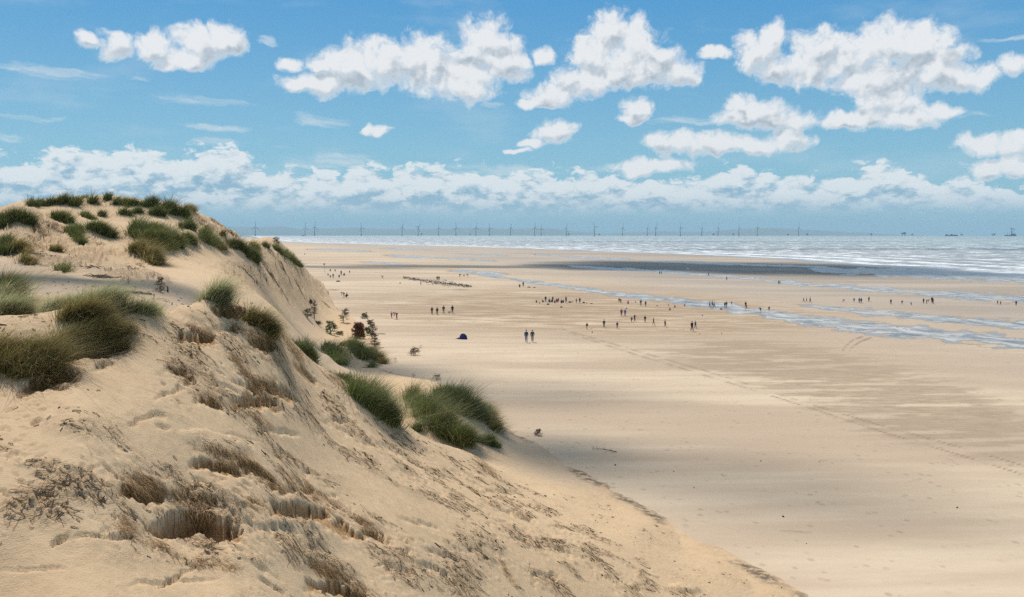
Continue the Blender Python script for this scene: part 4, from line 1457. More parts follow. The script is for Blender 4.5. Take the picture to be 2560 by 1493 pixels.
p = sea_point(2376, 9000); s = 9000 / FPX
r = empty('cargo_ship', p)
V = [(-15*s,-8,0),(15*s,-8,0),(15.5*s,-8,2.6*s),(-15.5*s,-8,2.2*s),(-15*s,8,0),(15*s,8,0),(15.5*s,8,2.6*s),(-15.5*s,8,2.2*s)]
Bag().add((V, [(0,1,2,3),(5,4,7,6),(3,2,6,7),(0,3,7,4),(1,5,6,2)])).build('hull', M_SHIP, r, smooth=False)
Bag().box((-12.5*s,0,3.6*s),(3*s,10,2.6*s)).build('bridge', M_SHIP, r, smooth=False)
Bag().box((0,0,3.2*s),(6*s,12,1.8*s)).box((-.5*s,0,4.6*s),(1.4*s,8,1.6*s)).box((9*s,0,3.1*s),(5*s,12,1.2*s)).build('deck_cargo', M_SHIP, r, smooth=False)
tag(r, 'long dark ship on the horizon at the right', 'ship')
p = sea_point(2524, 8800); s = 8800 / FPX
r = empty('crane_vessel', p)
V = [(-14*s,-10,0.2*s),(12*s,-10,0.2*s),(14*s,-10,3.2*s),(-15*s,-10,2.6*s),(-14*s,10,0.2*s),(12*s,10,0.2*s),(14*s,10,3.2*s),(-15*s,10,2.6*s)]
Bag().add((V, [(0,1,2,3),(5,4,7,6),(3,2,6,7),(0,3,7,4),(1,5,6,2)])).box((6*s,0,4.5*s),(7*s,16,3*s)).build('hull', M_SHIP, r, smooth=False)
for x in (-9, -3, 5, 11):
    Bag().add(tube([(x*s,0,-1*s),((x+.1)*s,0,(9 if x != 5 else 12)*s)],[.35*s,.3*s],6)).build('leg', M_SHIP, r)
Bag().add(tube([(1*s,0,2*s),(1.5*s,0,13*s),(-1.5*s,0,19.5*s)],[.9*s,.8*s,.5*s],6)).add(tube([(-1.5*s,0,19.5*s),(9*s,0,17.2*s)],[.9*s,.7*s],6)).add(tube([(9*s,0,17.2*s),(6*s,0,4*s)],[.25*s,.25*s],4)).add(tube([(8*s,0,17*s),(2*s,0,8*s)],[.35*s,.35*s],4)).build('crane', M_SHIP, r)
tag(r, 'tall crane vessel on the horizon at the far right', 'ship')
r = empty('work_boat', sea_point(758, 8600)); s = 8600 / FPX
Bag().box((0,0,.9*s),(5.5*s,9,1.6*s)).build('hull', M_SHIP, r, smooth=False); Bag().box((1.4*s,0,2.2*s),(1.8*s,7,1.4*s)).build('cabin', M_SHIP, r, smooth=False)
tag(r, 'small dark boat at the foot of the second turbine', 'boat')
# buoys on the water
M_BUOY = plain('buoy_paint', (0.10, 0.07, 0.06), 0.5)
for px, py, lab in ((794,594,'left one of two tiny dark buoys off the dune end'), (804,594.5,'right one of two tiny dark buoys off the dune end'), (1020,593,'left dark buoy off the fifth turbine'), (1030,594,'right dark buoy off the fifth turbine'), (1593,593,'lone dark buoy below the turbines right of centre')):
    d = ray(px, py); D = 19.0 / -d.z
    for _ in range(12): D = 0.7 * D + 0.3 * (19 + D * D / (2 * R_EARTH)) / -d.z
    D = min(D, 6500)
    q = sea_point(px, D); k = D / FPX
    r = empty('buoy', q)
    Bag().add(tube([(0,0,-.3*k),(0,0,.6*k),(0,0,1.0*k)],[.9*k,.9*k,.5*k],8)).build('float', M_BUOY, r); Bag().add(tube([(0,0,1.0*k),(0,0,2.2*k)],[.25*k,.15*k],6)).build('mast', M_BUOY, r)
    tag(r, lab, 'buoy')

# kites
M_RED = plain('red_cloth', (0.55, 0.05, 0.05), 0.6)
M_PALE = plain('pale_cloth', (0.62, 0.62, 0.60), 0.8)
for px, py, D, w, mat, lab in ((701.6,535,420,5.5,M_RED,'red power kite flying in the sky above the first turbines'), (1005,550,700,3.5,M_BUOY,'tiny dark kite in the sky above the fifth turbine')):
    d = ray(px, py); k = D / FPX
    r = empty('kite', (d.x * D, D, CAM_H + d.z * D))
    n = 9; V = []
    for i in range(n):
        a = (i / (n - 1) - .5) * 2.2
        for j, (cy, cz) in enumerate(((-.5, 0), (.5, -.2), (.5, -.35), (-.5, -.15))):
            V.append((math.sin(a) * w * .5 * k, cy * 1.2 * k, (math.cos(a) - 1) * w * .5 * k + cz * k))
    F = [(i*4+q, i*4+(q+1)%4, (i+1)*4+(q+1)%4, (i+1)*4+q) for i in range(n-1) for q in range(4)]
    Bag().add((V, F)).build('canopy', mat, r)
    tag(r, lab, 'kite')

# ------------------------------------------------------------------ people
def sk(pose):
    """joint table for a 1.7 m adult facing -Y in one of a few poses"""
    P = dict(pel=(0,0,.93), waist=(0,0,1.08), chest=(0,.0,1.30), neck=(0,0,1.46), hb=(0,-.01,1.53), ht=(0,-.015,1.66))
    P.update(hipL=(.09,0,.90), hipR=(-.09,0,.90), knL=(.10,-.02,.49), knR=(-.10,-.02,.49), anL=(.10,.02,.09), anR=(-.10,.02,.09), toL=(.11,-.13,.04), toR=(-.11,-.13,.04))
    P.update(shL=(.18,0,1.40), shR=(-.18,0,1.40), elL=(.23,.03,1.13), elR=(-.23,.03,1.13), wrL=(.24,-.04,.88), wrR=(-.24,-.04,.88))
    if pose in ('walk', 'stride'):
        k = 1.0 if pose == 'walk' else 1.5
        P.update(knL=(.09,-.15*k,.51), anL=(.09,-.24*k,.10), toL=(.10,-.40*k,.06), knR=(-.09,.03,.50), anR=(-.09,.26*k,.14), toR=(-.10,.13*k,.05),
                 elL=(.22,.12,1.14), wrL=(.23,.12,.90), elR=(-.22,-.06,1.14), wrR=(-.22,-.22,.93))
    if pose == 'bend':
        P.update(waist=(0,-.05,1.02), chest=(0,-.28,1.12), neck=(0,-.43,1.14), hb=(0,-.49,1.13), ht=(0,-.60,1.08), shL=(.18,-.38,1.10), shR=(-.18,-.38,1.10), elL=(.20,-.42,.84), elR=(-.20,-.42,.84), wrL=(.14,-.46,.60), wrR=(-.14,-.46,.60))
    if pose == 'crouch':
        P.update(pel=(0,.12,.34), waist=(0,.06,.46), chest=(0,-.04,.64), neck=(0,-.09,.80), hb=(0,-.11,.87), ht=(0,-.12,1.0), hipL=(.10,.12,.33), hipR=(-.10,.12,.33), knL=(.16,-.22,.47), knR=(-.16,-.22,.47),
                 anL=(.13,.0,.09), anR=(-.13,0,.09), toL=(.13,-.14,.04), toR=(-.13,-.14,.04), shL=(.18,-.06,.74), shR=(-.18,-.06,.74), elL=(.22,-.22,.56), elR=(-.22,-.22,.56), wrL=(.12,-.40,.40), wrR=(-.12,-.40,.40))
    if pose == 'sit':
        P.update(pel=(0,.10,.13), waist=(0,.12,.27), chest=(0,.07,.49), neck=(0,.03,.65), hb=(0,.01,.72), ht=(0,0,.85), hipL=(.10,.08,.12), hipR=(-.10,.08,.12), knL=(.14,-.30,.36), knR=(-.14,-.30,.36),
                 anL=(.12,-.55,.08), anR=(-.12,-.55,.08), toL=(.12,-.68,.10), toR=(-.12,-.68,.10), shL=(.18,.06,.59), shR=(-.18,.06,.59), elL=(.22,-.10,.40), elR=(-.22,-.10,.40), wrL=(.12,-.28,.40), wrR=(-.12,-.28,.40))
    if pose == 'reach':
        P.update(elL=(.32,-.10,1.30), wrL=(.42,-.28,1.20), elR=(-.25,-.05,1.15), wrR=(-.20,-.22,1.0), knL=(.12,-.06,.49))
    return {k: Vector(v) for k, v in P.items()}


RAD = dict(pel=.135, waist=.125, chest=.155, neck=.055, hb=.082, ht=.088, hip=.095, kn=.062, an=.042, to=.038, sh=.068, el=.047, wr=.03)


def skin_mesh(name, verts, edges, radii, root=0, sub=1):
    me = bpy.data.meshes.new(name)
    me.from_pydata([tuple(v) for v in verts], edges, [])
    ob = bpy.data.objects.new(name, me)
    COL.objects.link(ob)
    md = ob.modifiers.new('skin', 'SKIN')
    md.branch_smoothing = 0.5
    for i, sv in enumerate(me.skin_vertices[0].data):
        sv.radius = (radii[i], radii[i] * (0.8 if radii[i] > .11 else 1.0))
        sv.use_root = (i == root)
    if sub:
        ss = ob.modifiers.new('sub', 'SUBSURF'); ss.levels = sub; ss.render_levels = sub
    dg = bpy.context.evaluated_depsgraph_get()
    out = bpy.data.meshes.new_from_object(ob.evaluated_get(dg))
    out.name = name
    for p in out.polygons: p.use_smooth = True
    bpy.data.objects.remove(ob)
    bpy.data.meshes.remove(me)
    return out


def figure(pose):
    J = sk(pose)
    V, R, Eg, id_ = [], [], [], {}

    def a(key, r, to=None):
        id_[key] = len(V); V.append(J[key]); R.append(r)
        if to: Eg.append((id_[to], id_[key]))
    a('pel', RAD['pel']); a('waist', RAD['waist'], 'pel'); a('chest', RAD['chest'], 'waist'); a('neck', RAD['neck'], 'chest'); a('hb', RAD['hb'], 'neck'); a('ht', RAD['ht'], 'hb')
    face_dir = (J['ht'] - J['hb']).cross(Vector((1, 0, 0))).normalized()
    J['nose'] = (J['hb'] + J['ht']) / 2 + face_dir * (-0.10 if face_dir.y > 0 else 0.10)
    a('nose', .016, 'hb')
    for s in 'LR':
        a('hip' + s, RAD['hip'], 'pel'); a('kn' + s, RAD['kn'], 'hip' + s); a('an' + s, RAD['an'], 'kn' + s); a('to' + s, RAD['to'], 'an' + s)
        a('sh' + s, RAD['sh'], 'chest'); a('el' + s, RAD['el'], 'sh' + s); a('wr' + s, RAD['wr'], 'el' + s)
        d = (J['wr' + s] - J['el' + s]).normalized()
        J['pa' + s] = J['wr' + s] + d * .07
        a('pa' + s, .030, 'wr' + s)
        side = d.cross(Vector((0, 0, 1)))
        side = side.normalized() if side.length > .1 else Vector((1, 0, 0))
        fwd = Vector((0, -1, 0)) if abs(d.z) > .7 else side
        for k in range(4):
            J['f%d' % k + s] = J['pa' + s] + d * (.07 - abs(k - 1.3) * .008) + fwd * ((k - 1.5) * .022)
            a('f%d' % k + s, .009, 'pa' + s)
        J['th' + s] = J['wr' + s] + d * .06 + fwd * .05
        a('th' + s, .010, 'wr' + s)
    body = skin_mesh('body', V, Eg, R, 0)
    # jacket and trousers follow the same joints a little fuller
    def part(keys, edges, grow, name, cut=None):
        ids = {k: i for i, k in enumerate(keys)}
        vs = [J[k] for k in keys]
        rr = []
        for k in keys:
            base = RAD.get(k, RAD.get(k[:-1], .05) if k[-1] in 'LR' else .05)
            rr.append(base + grow)
        return skin_mesh(name, vs, [(ids[p], ids[q]) for p, q in edges], rr, 0)
    jk = part(['chest', 'waist', 'pel', 'shL', 'elL', 'wrL', 'shR', 'elR', 'wrR'], [('chest', 'waist'), ('waist', 'pel'), ('chest', 'shL'), ('shL', 'elL'), ('elL', 'wrL'), ('chest', 'shR'), ('shR', 'elR'), ('elR', 'wrR')], .026, 'jacket')
    tr = part(['pel', 'hipL', 'knL', 'anL', 'hipR', 'knR', 'anR'], [('pel', 'hipL'), ('hipL', 'knL'), ('knL', 'anL'), ('pel', 'hipR'), ('hipR', 'knR'), ('knR', 'anR')], .016, 'trousers')
    up = (J['ht'] - J['hb']).normalized()
    c = (J['hb'] + J['ht']) / 2 + up * .055
    bk = up.cross(Vector((1, 0, 0))).normalized()
    if bk.y < 0: bk = -bk
    Vh, Fh = [], []
    for i in range(5):
        th = i / 4 * 1.75
        for k in range(8):
            t = 2 * math.pi * k / 8
            ex = 1.0 + 0.5 * max(0, math.sin(t)) * (i / 4)
            q = c + up * (.100 * math.cos(th * ex if th * ex < 2.4 else 2.4)) + (Vector((1, 0, 0)) * math.cos(t) + bk * math.sin(t)) * (.097 * math.sin(min(th * 1.0, 1.75)) + .001)
            Vh.append(q)
    for i in range(4):
        for k in range(8):
            Fh.append((i * 8 + k, i * 8 + (k + 1) % 8, (i + 1) * 8 + (k + 1) % 8, (i + 1) * 8 + k))
    hair = bpy.data.meshes.new('hair'); hair.from_pydata([tuple(v) for v in Vh], [], Fh)
    for p in hair.polygons: p.use_smooth = True
    for mesh in (body, jk, tr, hair):
        mesh.materials.clear(); mesh.materials.append(None)
    return dict(body=body, jacket=jk, trousers=tr, hair=hair)


FIG = {p: figure(p) for p in ('stand', 'walk', 'stride', 'bend', 'crouch', 'sit', 'reach')}
CLOTH = {k: plain('cloth_' + k, c, 0.85, var=0.2, scale=6) for k, c in dict(black=(.015,.015,.018), navy=(.02,.035,.10), blue=(.03,.14,.50), teal=(.02,.09,.10), grey=(.12,.12,.13), red=(.40,.04,.04), pink=(.55,.22,.30),
         white=(.65,.65,.65), purple=(.13,.06,.22), brown=(.10,.06,.035), green=(.04,.08,.04), light_blue=(.25,.42,.60), orange=(.55,.18,.05), beige=(.35,.28,.20), denim=(.08,.13,.24)).items()}
M_SKIN = plain('skin', (.42, .26, .19), 0.6, var=.06)
HAIRS = [plain('hair_' + k, c, 0.7) for k, c in (('dark', (.02, .015, .012)), ('brown', (.07, .04, .02)), ('fair', (.25, .17, .08)))]


def person(px, py, hpx, pose, top, legs, face_deg, label, group=None, ground=None):
    p = on_beach(px, py) if ground is None else ground
    y = p.y
    full = {'crouch': 1.02, 'sit': .88, 'bend': 1.14}.get(pose, 1.70)
    sc = min(max(hpx * y / FPX / full, 0.52), 1.22)
    F = FIG[pose]
    o = bpy.data.objects.new('person', F['body'])
    o.location = (p.x, p.y, p.z + 0.0)
    o.rotation_euler = (0, 0, math.radians(face_deg))
    o.scale = (sc, sc, sc)
    link(o)
    sl = o.material_slots[0]; sl.link = 'OBJECT'; sl.material = M_SKIN
    for nm, mt in (('jacket', CLOTH[top]), ('trousers', CLOTH[legs]), ('hair', HAIRS[int(px) % 3])):
        c = bpy.data.objects.new(nm, F[nm]); link(c, o)
        c.material_slots[0].link = 'OBJECT'; c.material_slots[0].material = mt
    tag(o, label, 'person', group)
    return o


W_, S_T = 'walk', 'stand'
A, B, C_, Dg, Eg_, Fg = 'people sitting and playing near the dune end', 'family group in the middle of the beach', 'players spread out on the open sand', 'people by the long water channel', 'walkers on the far sand bank', 'walkers on the near beach'
PEOPLE = [
 (1315.7,856,31,W_,'navy','denim',0,'person in a dark jacket and jeans, left one of the pair nearest the viewer',Fg),
 (1331,855.5,31,W_,'teal','denim',175,'person in a blue green top, right one of the pair nearest the viewer',Fg),
 (1729.8,829,26,W_,'black','black',20,'large dark figure in a black coat right of all the players',Fg),
 (1738.3,822,20,W_,'denim','navy',20,'smaller figure in blue grey just right of the large dark one',Fg),
 (1080,786.5,19.5,W_,'black','black',0,'person in black, first from the left of the four in a row',Fg),
 (1093,788,20,W_,'black','brown',10,'person in black, second of the four in a row',Fg),
 (1109,784,20.5,S_T,'black','grey',-10,'slim dark person, third of the four in a row',Fg),
 (1131,784,21,W_,'black','black',5,'dark person beside a small dog, last of the four in a row',Fg),
 (979,795,16,S_T,'pink','red',-20,'child in a pink top and red trousers left of the child in blue',Fg),
 (992,798,17.5,'bend','light_blue','red',-60,'child in a bright blue top bending next to the child in pink',Fg),
 (860,744.5,15,'bend','teal','black',-80,'person in a dark teal jacket leaning over at the foot of the far dune',Fg),
 (866,744,12,'crouch','black','black',90,'dark crouching figure facing the person in teal at the dune foot',Fg),
 (838,679,6,'crouch','black','black',0,'tiny dark figure crouching behind the group by the tall post',A),
 (826,678,6,'sit','black','grey',0,'tiny dark figure sitting just right of the tall post',A),
 (820,689,6,'sit','navy','white',30,'person in navy with pale legs sitting below the tall post',A),
 (826,694.5,7,'crouch','grey','black',0,'grey figure crouching at the front left of the group by the post',A),
 (833,696,12,S_T,'purple','purple',0,'child in lilac standing in the front of the group by the post',A),
 (848,693.5,7,'sit','navy','navy',0,'navy figure sitting at the front of the group by the post',A),
 (853,689,13,S_T,'blue','navy',0,'person in bright blue standing in the group by the post',A),
 (860,690,8,'crouch','black','navy',60,'dark figure crouching to the right of the person in bright blue',A),
 (874,684,8,W_,'brown','black',0,'small brown figure walking at the right of the group by the post',A),
 (957,697,8,'bend','white','black',-70,'person in a white top bending alone on the sand left of the wrack',A),
 (1035,702.5,10,S_T,'black','black',0,'dark person standing alone just above the dark wrack line',A),
 (1052,713.5,8,'reach','black','brown',40,'small dark figure standing in the wrack line',A),
 (1093,702,12,S_T,'black','black',0,'left of two black figures standing close above the wrack',A),
 (1097.5,702,12,S_T,'black','black',0,'right of two black figures standing close above the wrack',A),
 (1149,693,8,'bend','black','black',80,'dark bending figure, left of three by the pale pool',A),
 (1160,691.5,6,'crouch','black','black',0,'dark crouching figure, middle of three by the pale pool',A),
 (1170,693,8,'bend','black','black',-80,'dark bending figure, right of three by the pale pool',A),
 (1299,718,8,'sit','black','black',0,'dark seated figure at the left of the lone standing person mid beach',B),
 (1308,717.5,13,S_T,'black','black',0,'lone dark person standing beside a seated one mid beach',B),
 (1341,757,7,'sit','black','red',0,'seated figure with red legs at the left end of the crowd',B),
 (1357,756,7,'sit','navy','black',30,'seated figure in navy at the left of the crowd',B),
 (1364,756,16,S_T,'black','denim',0,'tall dark person standing at the left of the crowd',B),
 (1374,757.5,11,'crouch','green','black',-30,'crouching figure in dark green inside the crowd',B),
 (1379.5,757,10,'crouch','grey','navy',20,'crouching figure in grey inside the crowd',B),
 (1382,754,13,S_T,'navy','navy',0,'person in navy standing at the back of the crowd',B),
 (1387,758,8,'sit','blue','navy',0,'seated figure in blue at the centre of the crowd',B),
 (1392,757,11,'crouch','purple','red',0,'figure in purple and red at the centre of the crowd',B),
 (1396,756,11,S_T,'black','red',0,'short figure in black and red at the centre of the crowd',B),
 (1403.5,758,9,'sit','black','navy',0,'seated dark figure right of the centre of the crowd',B),
 (1408,757,8,'sit','teal','black',-20,'seated teal figure beside the tall one at the right of the crowd',B),
 (1415,758,17,W_,'navy','black',30,'tall dark person standing at the right of the crowd',B),
 (1441,758,12,S_T,'beige','green',0,'pale person standing right of the crowd',B),
 (1449.5,759,15,W_,'black','black',-20,'dark person standing next to the pale one right of the crowd',B),
 (1547.5,756,11,S_T,'black','black',0,'left one of two dark figures huddled right of the crowd',B),
 (1552,757.5,10,'bend','black','black',-40,'right one of two dark figures huddled right of the crowd',B),
 (1570,759.5,8,'sit','red','purple',0,'figure in dark red sitting on the trodden sand',B),
 (1602,765,16,S_T,'green','denim',0,'left one of two people standing near the water channel',B),
 (1614,766.5,14,S_T,'black','brown',0,'right one of two people standing near the water channel',B),
 (1671,766,6,'crouch','light_blue','white',0,'child in light blue crouching behind the one in orange',B),
 (1674.5,776,7,'sit','orange','black',0,'child in orange sitting on the sand near the channel',B),
 (1687,769,6,'sit','black','black',0,'small black seated figure right of the child in orange',B),
 (1711,766,5,'crouch','black','black',0,'tiny black crouching figure near the channel edge',B),
 (1553.6,791,19,S_T,'red','navy',0,'player in a red top, left one of the upper pair',C_),
 (1562.6,791,18,S_T,'blue','grey',0,'player in a blue top, right one of the upper pair',C_),
 (1579,806.5,15,W_,'brown','grey',-30,'smaller player of the pair in the middle of the game',C_),
 (1586.4,804,18,'reach','black','navy',20,'taller player of the pair in the middle of the game',C_),
 (1612.6,806,17,S_T,'black','navy',0,'dark player right of the middle pair',C_),
 (1633.6,813.5,19,W_,'brown','beige',60,'slim player with bare legs, second from the right',C_),
 (1662.6,818.5,20,W_,'black','black',80,'dark player at the right end of the game',C_),
 (1510,819,20,S_T,'navy','navy',0,'dark player second from the left of the game',C_),
 (1467.4,823.5,17,'stride','black','grey',-30,'running child at the left end of the game near the ball',C_),
 (1543,822,18,W_,'purple','grey',0,'player in a purple top in the front of the game',C_),
 (1774,770,16,W_,'grey','denim',60,'left one of three walkers at the edge of the channel',Dg),
 (1780.5,767.5,16,W_,'navy','black',60,'middle one of three walkers at the edge of the channel',Dg),
 (1785,770.5,16,'stride','grey','grey',60,'right one of three walkers striding by the channel',Dg),
 (1812,768.5,13,S_T,'black','black',0,'left one of a dark pair standing in the channel',Dg),
 (1816,768.5,15,S_T,'black','navy',0,'right one of a dark pair standing in the channel',Dg),
 (1829,764.5,11,W_,'red','white',0,'child in a red top walking in the channel',Dg),
 (1864,769,15,S_T,'black','grey',0,'dark adult in the channel behind a child in red',Dg),
 (1866,771,9,'bend','red','black',-40,'child in red bending in front of the dark adult',Dg),
 (1901.7,778,9,'bend','black','black',-70,'dark figure bending in shallow water',Dg),
 (1922.6,778.5,13,S_T,'brown','red',0,'reddish figure standing in shallow water with a reflection',Dg),
 (2008.8,756,12,'stride','navy','blue',60,'left one of three walkers on the far sand bank',Eg_),
 (2016,756,12,W_,'brown','beige',60,'middle one of three walkers on the far sand bank',Eg_),
 (2025,757,14.5,W_,'black','black',60,'dark right one of three walkers on the far sand bank',Eg_),
 (2107.6,756,7.5,'bend','black','black',60,'dark figure bending low on the far sand bank',Eg_),
 (2135,756.5,12,W_,'purple','black',-50,'slim figure left of the bright blue pair',Eg_),
 (2148,758.5,14,S_T,'blue','navy',0,'left one of the bright blue pair on the far bank',Eg_),
 (2153,758.5,14,S_T,'purple','navy',0,'right one of the bright blue pair on the far bank',Eg_),
 (2172,754.5,13,S_T,'brown','black',20,'slim dark figure right of the bright blue pair',Eg_),
 (2227,762,14.5,W_,'black','black',0,'lone dark walker on the far bank before the bending child',Eg_),
 (2255,762.5,12,'stride','brown','beige',-40,'figure in brown running on the far bank',Eg_),
 (2278,763.5,8,'bend','white','navy',-60,'child in a white top bending on the far bank',Eg_),
 (2308.6,759,13.5,S_T,'purple','black',0,'left one of the cluster at the right of the far bank',Eg_),
 (2316.7,760,11.5,'bend','navy','black',70,'leaning figure in the cluster at the right of the far bank',Eg_),
 (2329.4,757,15,S_T,'black','black',0,'tall dark person at the back of the cluster on the far bank',Eg_),
 (2332,760.5,15,W_,'black','black',0,'dark person at the right of the cluster on the far bank',Eg_),
 (2493.7,762,10.5,W_,'black','grey',0,'black figure left of the person in red at the far right',Eg_),
 (2501.4,763,10.5,W_,'red','black',0,'person in a red jacket at the far right of the bank',Eg_),
 (2540,764.8,13.5,S_T,'black','brown',0,'dark figure alone at the right edge of the picture',Eg_),
 (1649,686,8,S_T,'black','black',0,'left one of two tiny dark figures by the upper stream',Eg_),
 (1653,686,8,S_T,'black','black',30,'right one of two tiny dark figures by the upper stream',Eg_),
 (1771.4,690,8,S_T,'black','black',0,'tiny dark figure on the dark wet sand by the upper stream',Eg_),
 (1816.7,701,9.5,S_T,'black','black',0,'small dark figure standing below the upper stream',Eg_),
 (1946,711,9,S_T,'teal','black',0,'teal figure, left of a close pair beside the upper stream',Eg_),
 (1949.5,711,9,S_T,'grey','black',0,'grey figure, right of a close pair beside the upper stream',Eg_),
 (1954.5,664,5,S_T,'black','black',0,'tiny dark figure near the surf on dark wet sand',Eg_),
 (1337.6,639,4.5,S_T,'black','black',0,'tiny dark figure far out near the surf left of centre',Eg_),
 (768.6,626,4.5,S_T,'navy','brown',0,'tiny dark figure far up the beach beyond the dune end',Eg_),
 (762,637.5,4.5,'crouch','black','black',0,'tiny dark crouching figure beyond the dune end',Eg_),
]
for q in PEOPLE:
    person(*q)

# a small dog, bags, balls and towels
M_DARK_BAG = CLOTH['black']


def dog(px, py, k, label):
    p = on_beach(px, py)
    V = [(0, .22, .34), (0, 0, .36), (0, -.22, .37), (0, -.33, .50), (0, -.45, .52), (0, .34, .42), (0, .42, .52)]
    E_ = [(1, 0), (1, 2), (2, 3), (3, 4), (0, 5), (5, 6)]
    R_ = [.09, .10, .12, .06, .035, .02, .012]
    for sx in (-.07, .07):
        for y0, back in ((-.22, 0), (.22, 1)):
            i = len(V)
            V += [(sx, y0 + (.02 if back else 0), .22), (sx, y0 + (.07 if back else .01), .12), (sx, y0 + .02, .02)]
            R_ += [.045 if back else .035, .022, .022]
            E_ += [(0 if back else 2, i), (i, i + 1), (i + 1, i + 2)]
    for sx in (-.04, .04):
        V.append((sx, -.32, .58)); R_.append(.018); E_.append((3, len(V) - 1))
    me = skin_mesh('dog', V, E_, R_, 1)
    me.materials.append(CLOTH['brown'])
    o = bpy.data.objects.new('dog', me); o.location = p; o.rotation_euler = (0, 0, .9); o.scale = (k,) * 3
    tag(link(o), label, 'dog')


dog(1123, 784, 0.9, 'small dark dog beside the last of the four walkers')


def bag(px, py, w, h, mat, label, name='bag', cat='bag', group='bags and heaps on the beach'):
    p = on_beach(px, py); k = p.y / FPX
    n, m = 10, 5
    V = [(0, 0, h * k)]
    for i in range(1, m + 1):
        t = i / m * math.pi / 2
        for j in range(n):
            a = 2 * math.pi * j / n
            r = 1 + .18 * math.sin(3 * a + px) * math.sin(t)
            V.append((math.cos(a) * r * math.sin(t) ** .7 * w / 2 * k, math.sin(a) * r * math.sin(t) ** .7 * w / 2.6 * k, math.cos(t) ** .8 * h * k))
    F = [(0, 1 + j, 1 + (j + 1) % n) for j in range(n)]
    for i in range(m - 1):
        for j in range(n):
            F.append((1 + i * n + j, 1 + (i + 1) * n + j, 1 + (i + 1) * n + (j + 1) % n, 1 + i * n + (j + 1) % n))
    o = Bag().add((V, F)).build(name, mat, None, p)
    h_ = Bag().add(tube([(-w * .2 * k, 0, h * .7 * k), (0, 0, h * 1.35 * k), (w * .2 * k, 0, h * .7 * k)], [.02 * w * k + .01] * 3, 4)).build('strap', mat, o) if name == 'bag' else None
    tag(o, label, cat, group)


for q in [(1370,762,6,3.5,CLOTH['black'],'black bag in front of the crowd on the left'), (1403,769,6,3,CLOTH['brown'],'dark flat bag lying in front of the crowd'), (1425,757,8,3.5,CLOTH['brown'],'brown heap of bags right of the crowd'),
          (1431,756,5,4,CLOTH['white'],'pale bag beside the brown heap right of the crowd'), (1459,758,7,3,CLOTH['black'],'dark bag lying right of the two standing people'), (1467,758.5,3.5,2.2,CLOTH['red'],'small red bag right of the dark one'),
          (1478,759.5,8,1.6,CLOTH['brown'],'long low dark bundle furthest right of the crowd'), (1589,756,3,2.5,CLOTH['red'],'tiny red bag near the seated figure in dark red'), (1642.5,765.5,4,2.2,CLOTH['red'],'red bag on the sand left of the crouching child'),
          (1566,772,4,2.5,CLOTH['purple'],'purple bag right above the pair of upper players'), (1803,774,7,3,CLOTH['brown'],'dark heap at the edge of the channel'), (1756,790,3.5,2.5,CLOTH['denim'],'small blue grey bag on the pale sand'),
          (1110,700.5,4.5,2.5,CLOTH['white'],'white bag right of the two black figures'), (1115,702,4,2,CLOTH['denim'],'grey blue bag next to the white one'), (1128,704,9,2.2,CLOTH['white'],'long white bundle above the wrack line'),
          (1000,709,3.5,2.5,CLOTH['brown'],'small dark bag at the left end of the wrack'), (1322,719,9,2,CLOTH['brown'],'low dark bundle beside the lone standing person'), (1336,719.5,7,1.5,CLOTH['black'],'flat dark bundle at the end of the row mid beach'),
          (846,704.5,11,3,CLOTH['brown'],'dark log shaped bundle in front of the group by the post'), (1349,758.5,4,2,CLOTH['green'],'small green bag at the left end of the crowd')]:
    bag(*q)


def ball(px, py, d, mat, label):
    p = on_beach(px, py); k = p.y / FPX; r = d / 2 * k
    V, F = [], []
    for i in range(7):
        for j in range(10):
            t, a = math.pi * i / 6, 2 * math.pi * j / 10
            V.append((r * math.sin(t) * math.cos(a), r * math.sin(t) * math.sin(a), r + r * math.cos(t)))
    for i in range(6):
        for j in range(10):
            F.append((i * 10 + j, (i + 1) * 10 + j, (i + 1) * 10 + (j + 1) % 10, i * 10 + (j + 1) % 10))
    tag(Bag().add((V, F)).build('ball', mat, None, p), label, 'ball')


ball(1480.5, 832, 3.2, CLOTH['brown'], 'dark ball on the sand in front of the running child')
ball(1749.5, 835.5, 2.6, CLOTH['orange'], 'orange ball on the sand right below the large dark figure')
ball(1804, 834, 2.4, CLOTH['brown'], 'brown ball on the sand right of the orange one')

# white beach shelter far out
p = on_beach(1719, 674); k = p.y / FPX
r = empty('beach_shelter', p, 0.3)
Bag().add(([(-3.6*k,-1.5*k,0),(3.6*k,-1.5*k,0),(3.2*k,1.5*k,0),(-3.2*k,1.5*k,0),(-1.5*k,1.2*k,4.6*k),(2.6*k,1.0*k,5.4*k)],[(0,4,3),(0,1,5,4),(1,2,5),(4,5,2,3)])).build('canopy', CLOTH['white'], r)
Bag().add(tube([(-1.5*k,1.2*k,4.6*k),(-1.6*k,-1.6*k,0)],[.15*k,.15*k],4)).build('pole', M_STEEL, r)
tag(r, 'small white beach shelter on the dark wet sand', 'shelter')

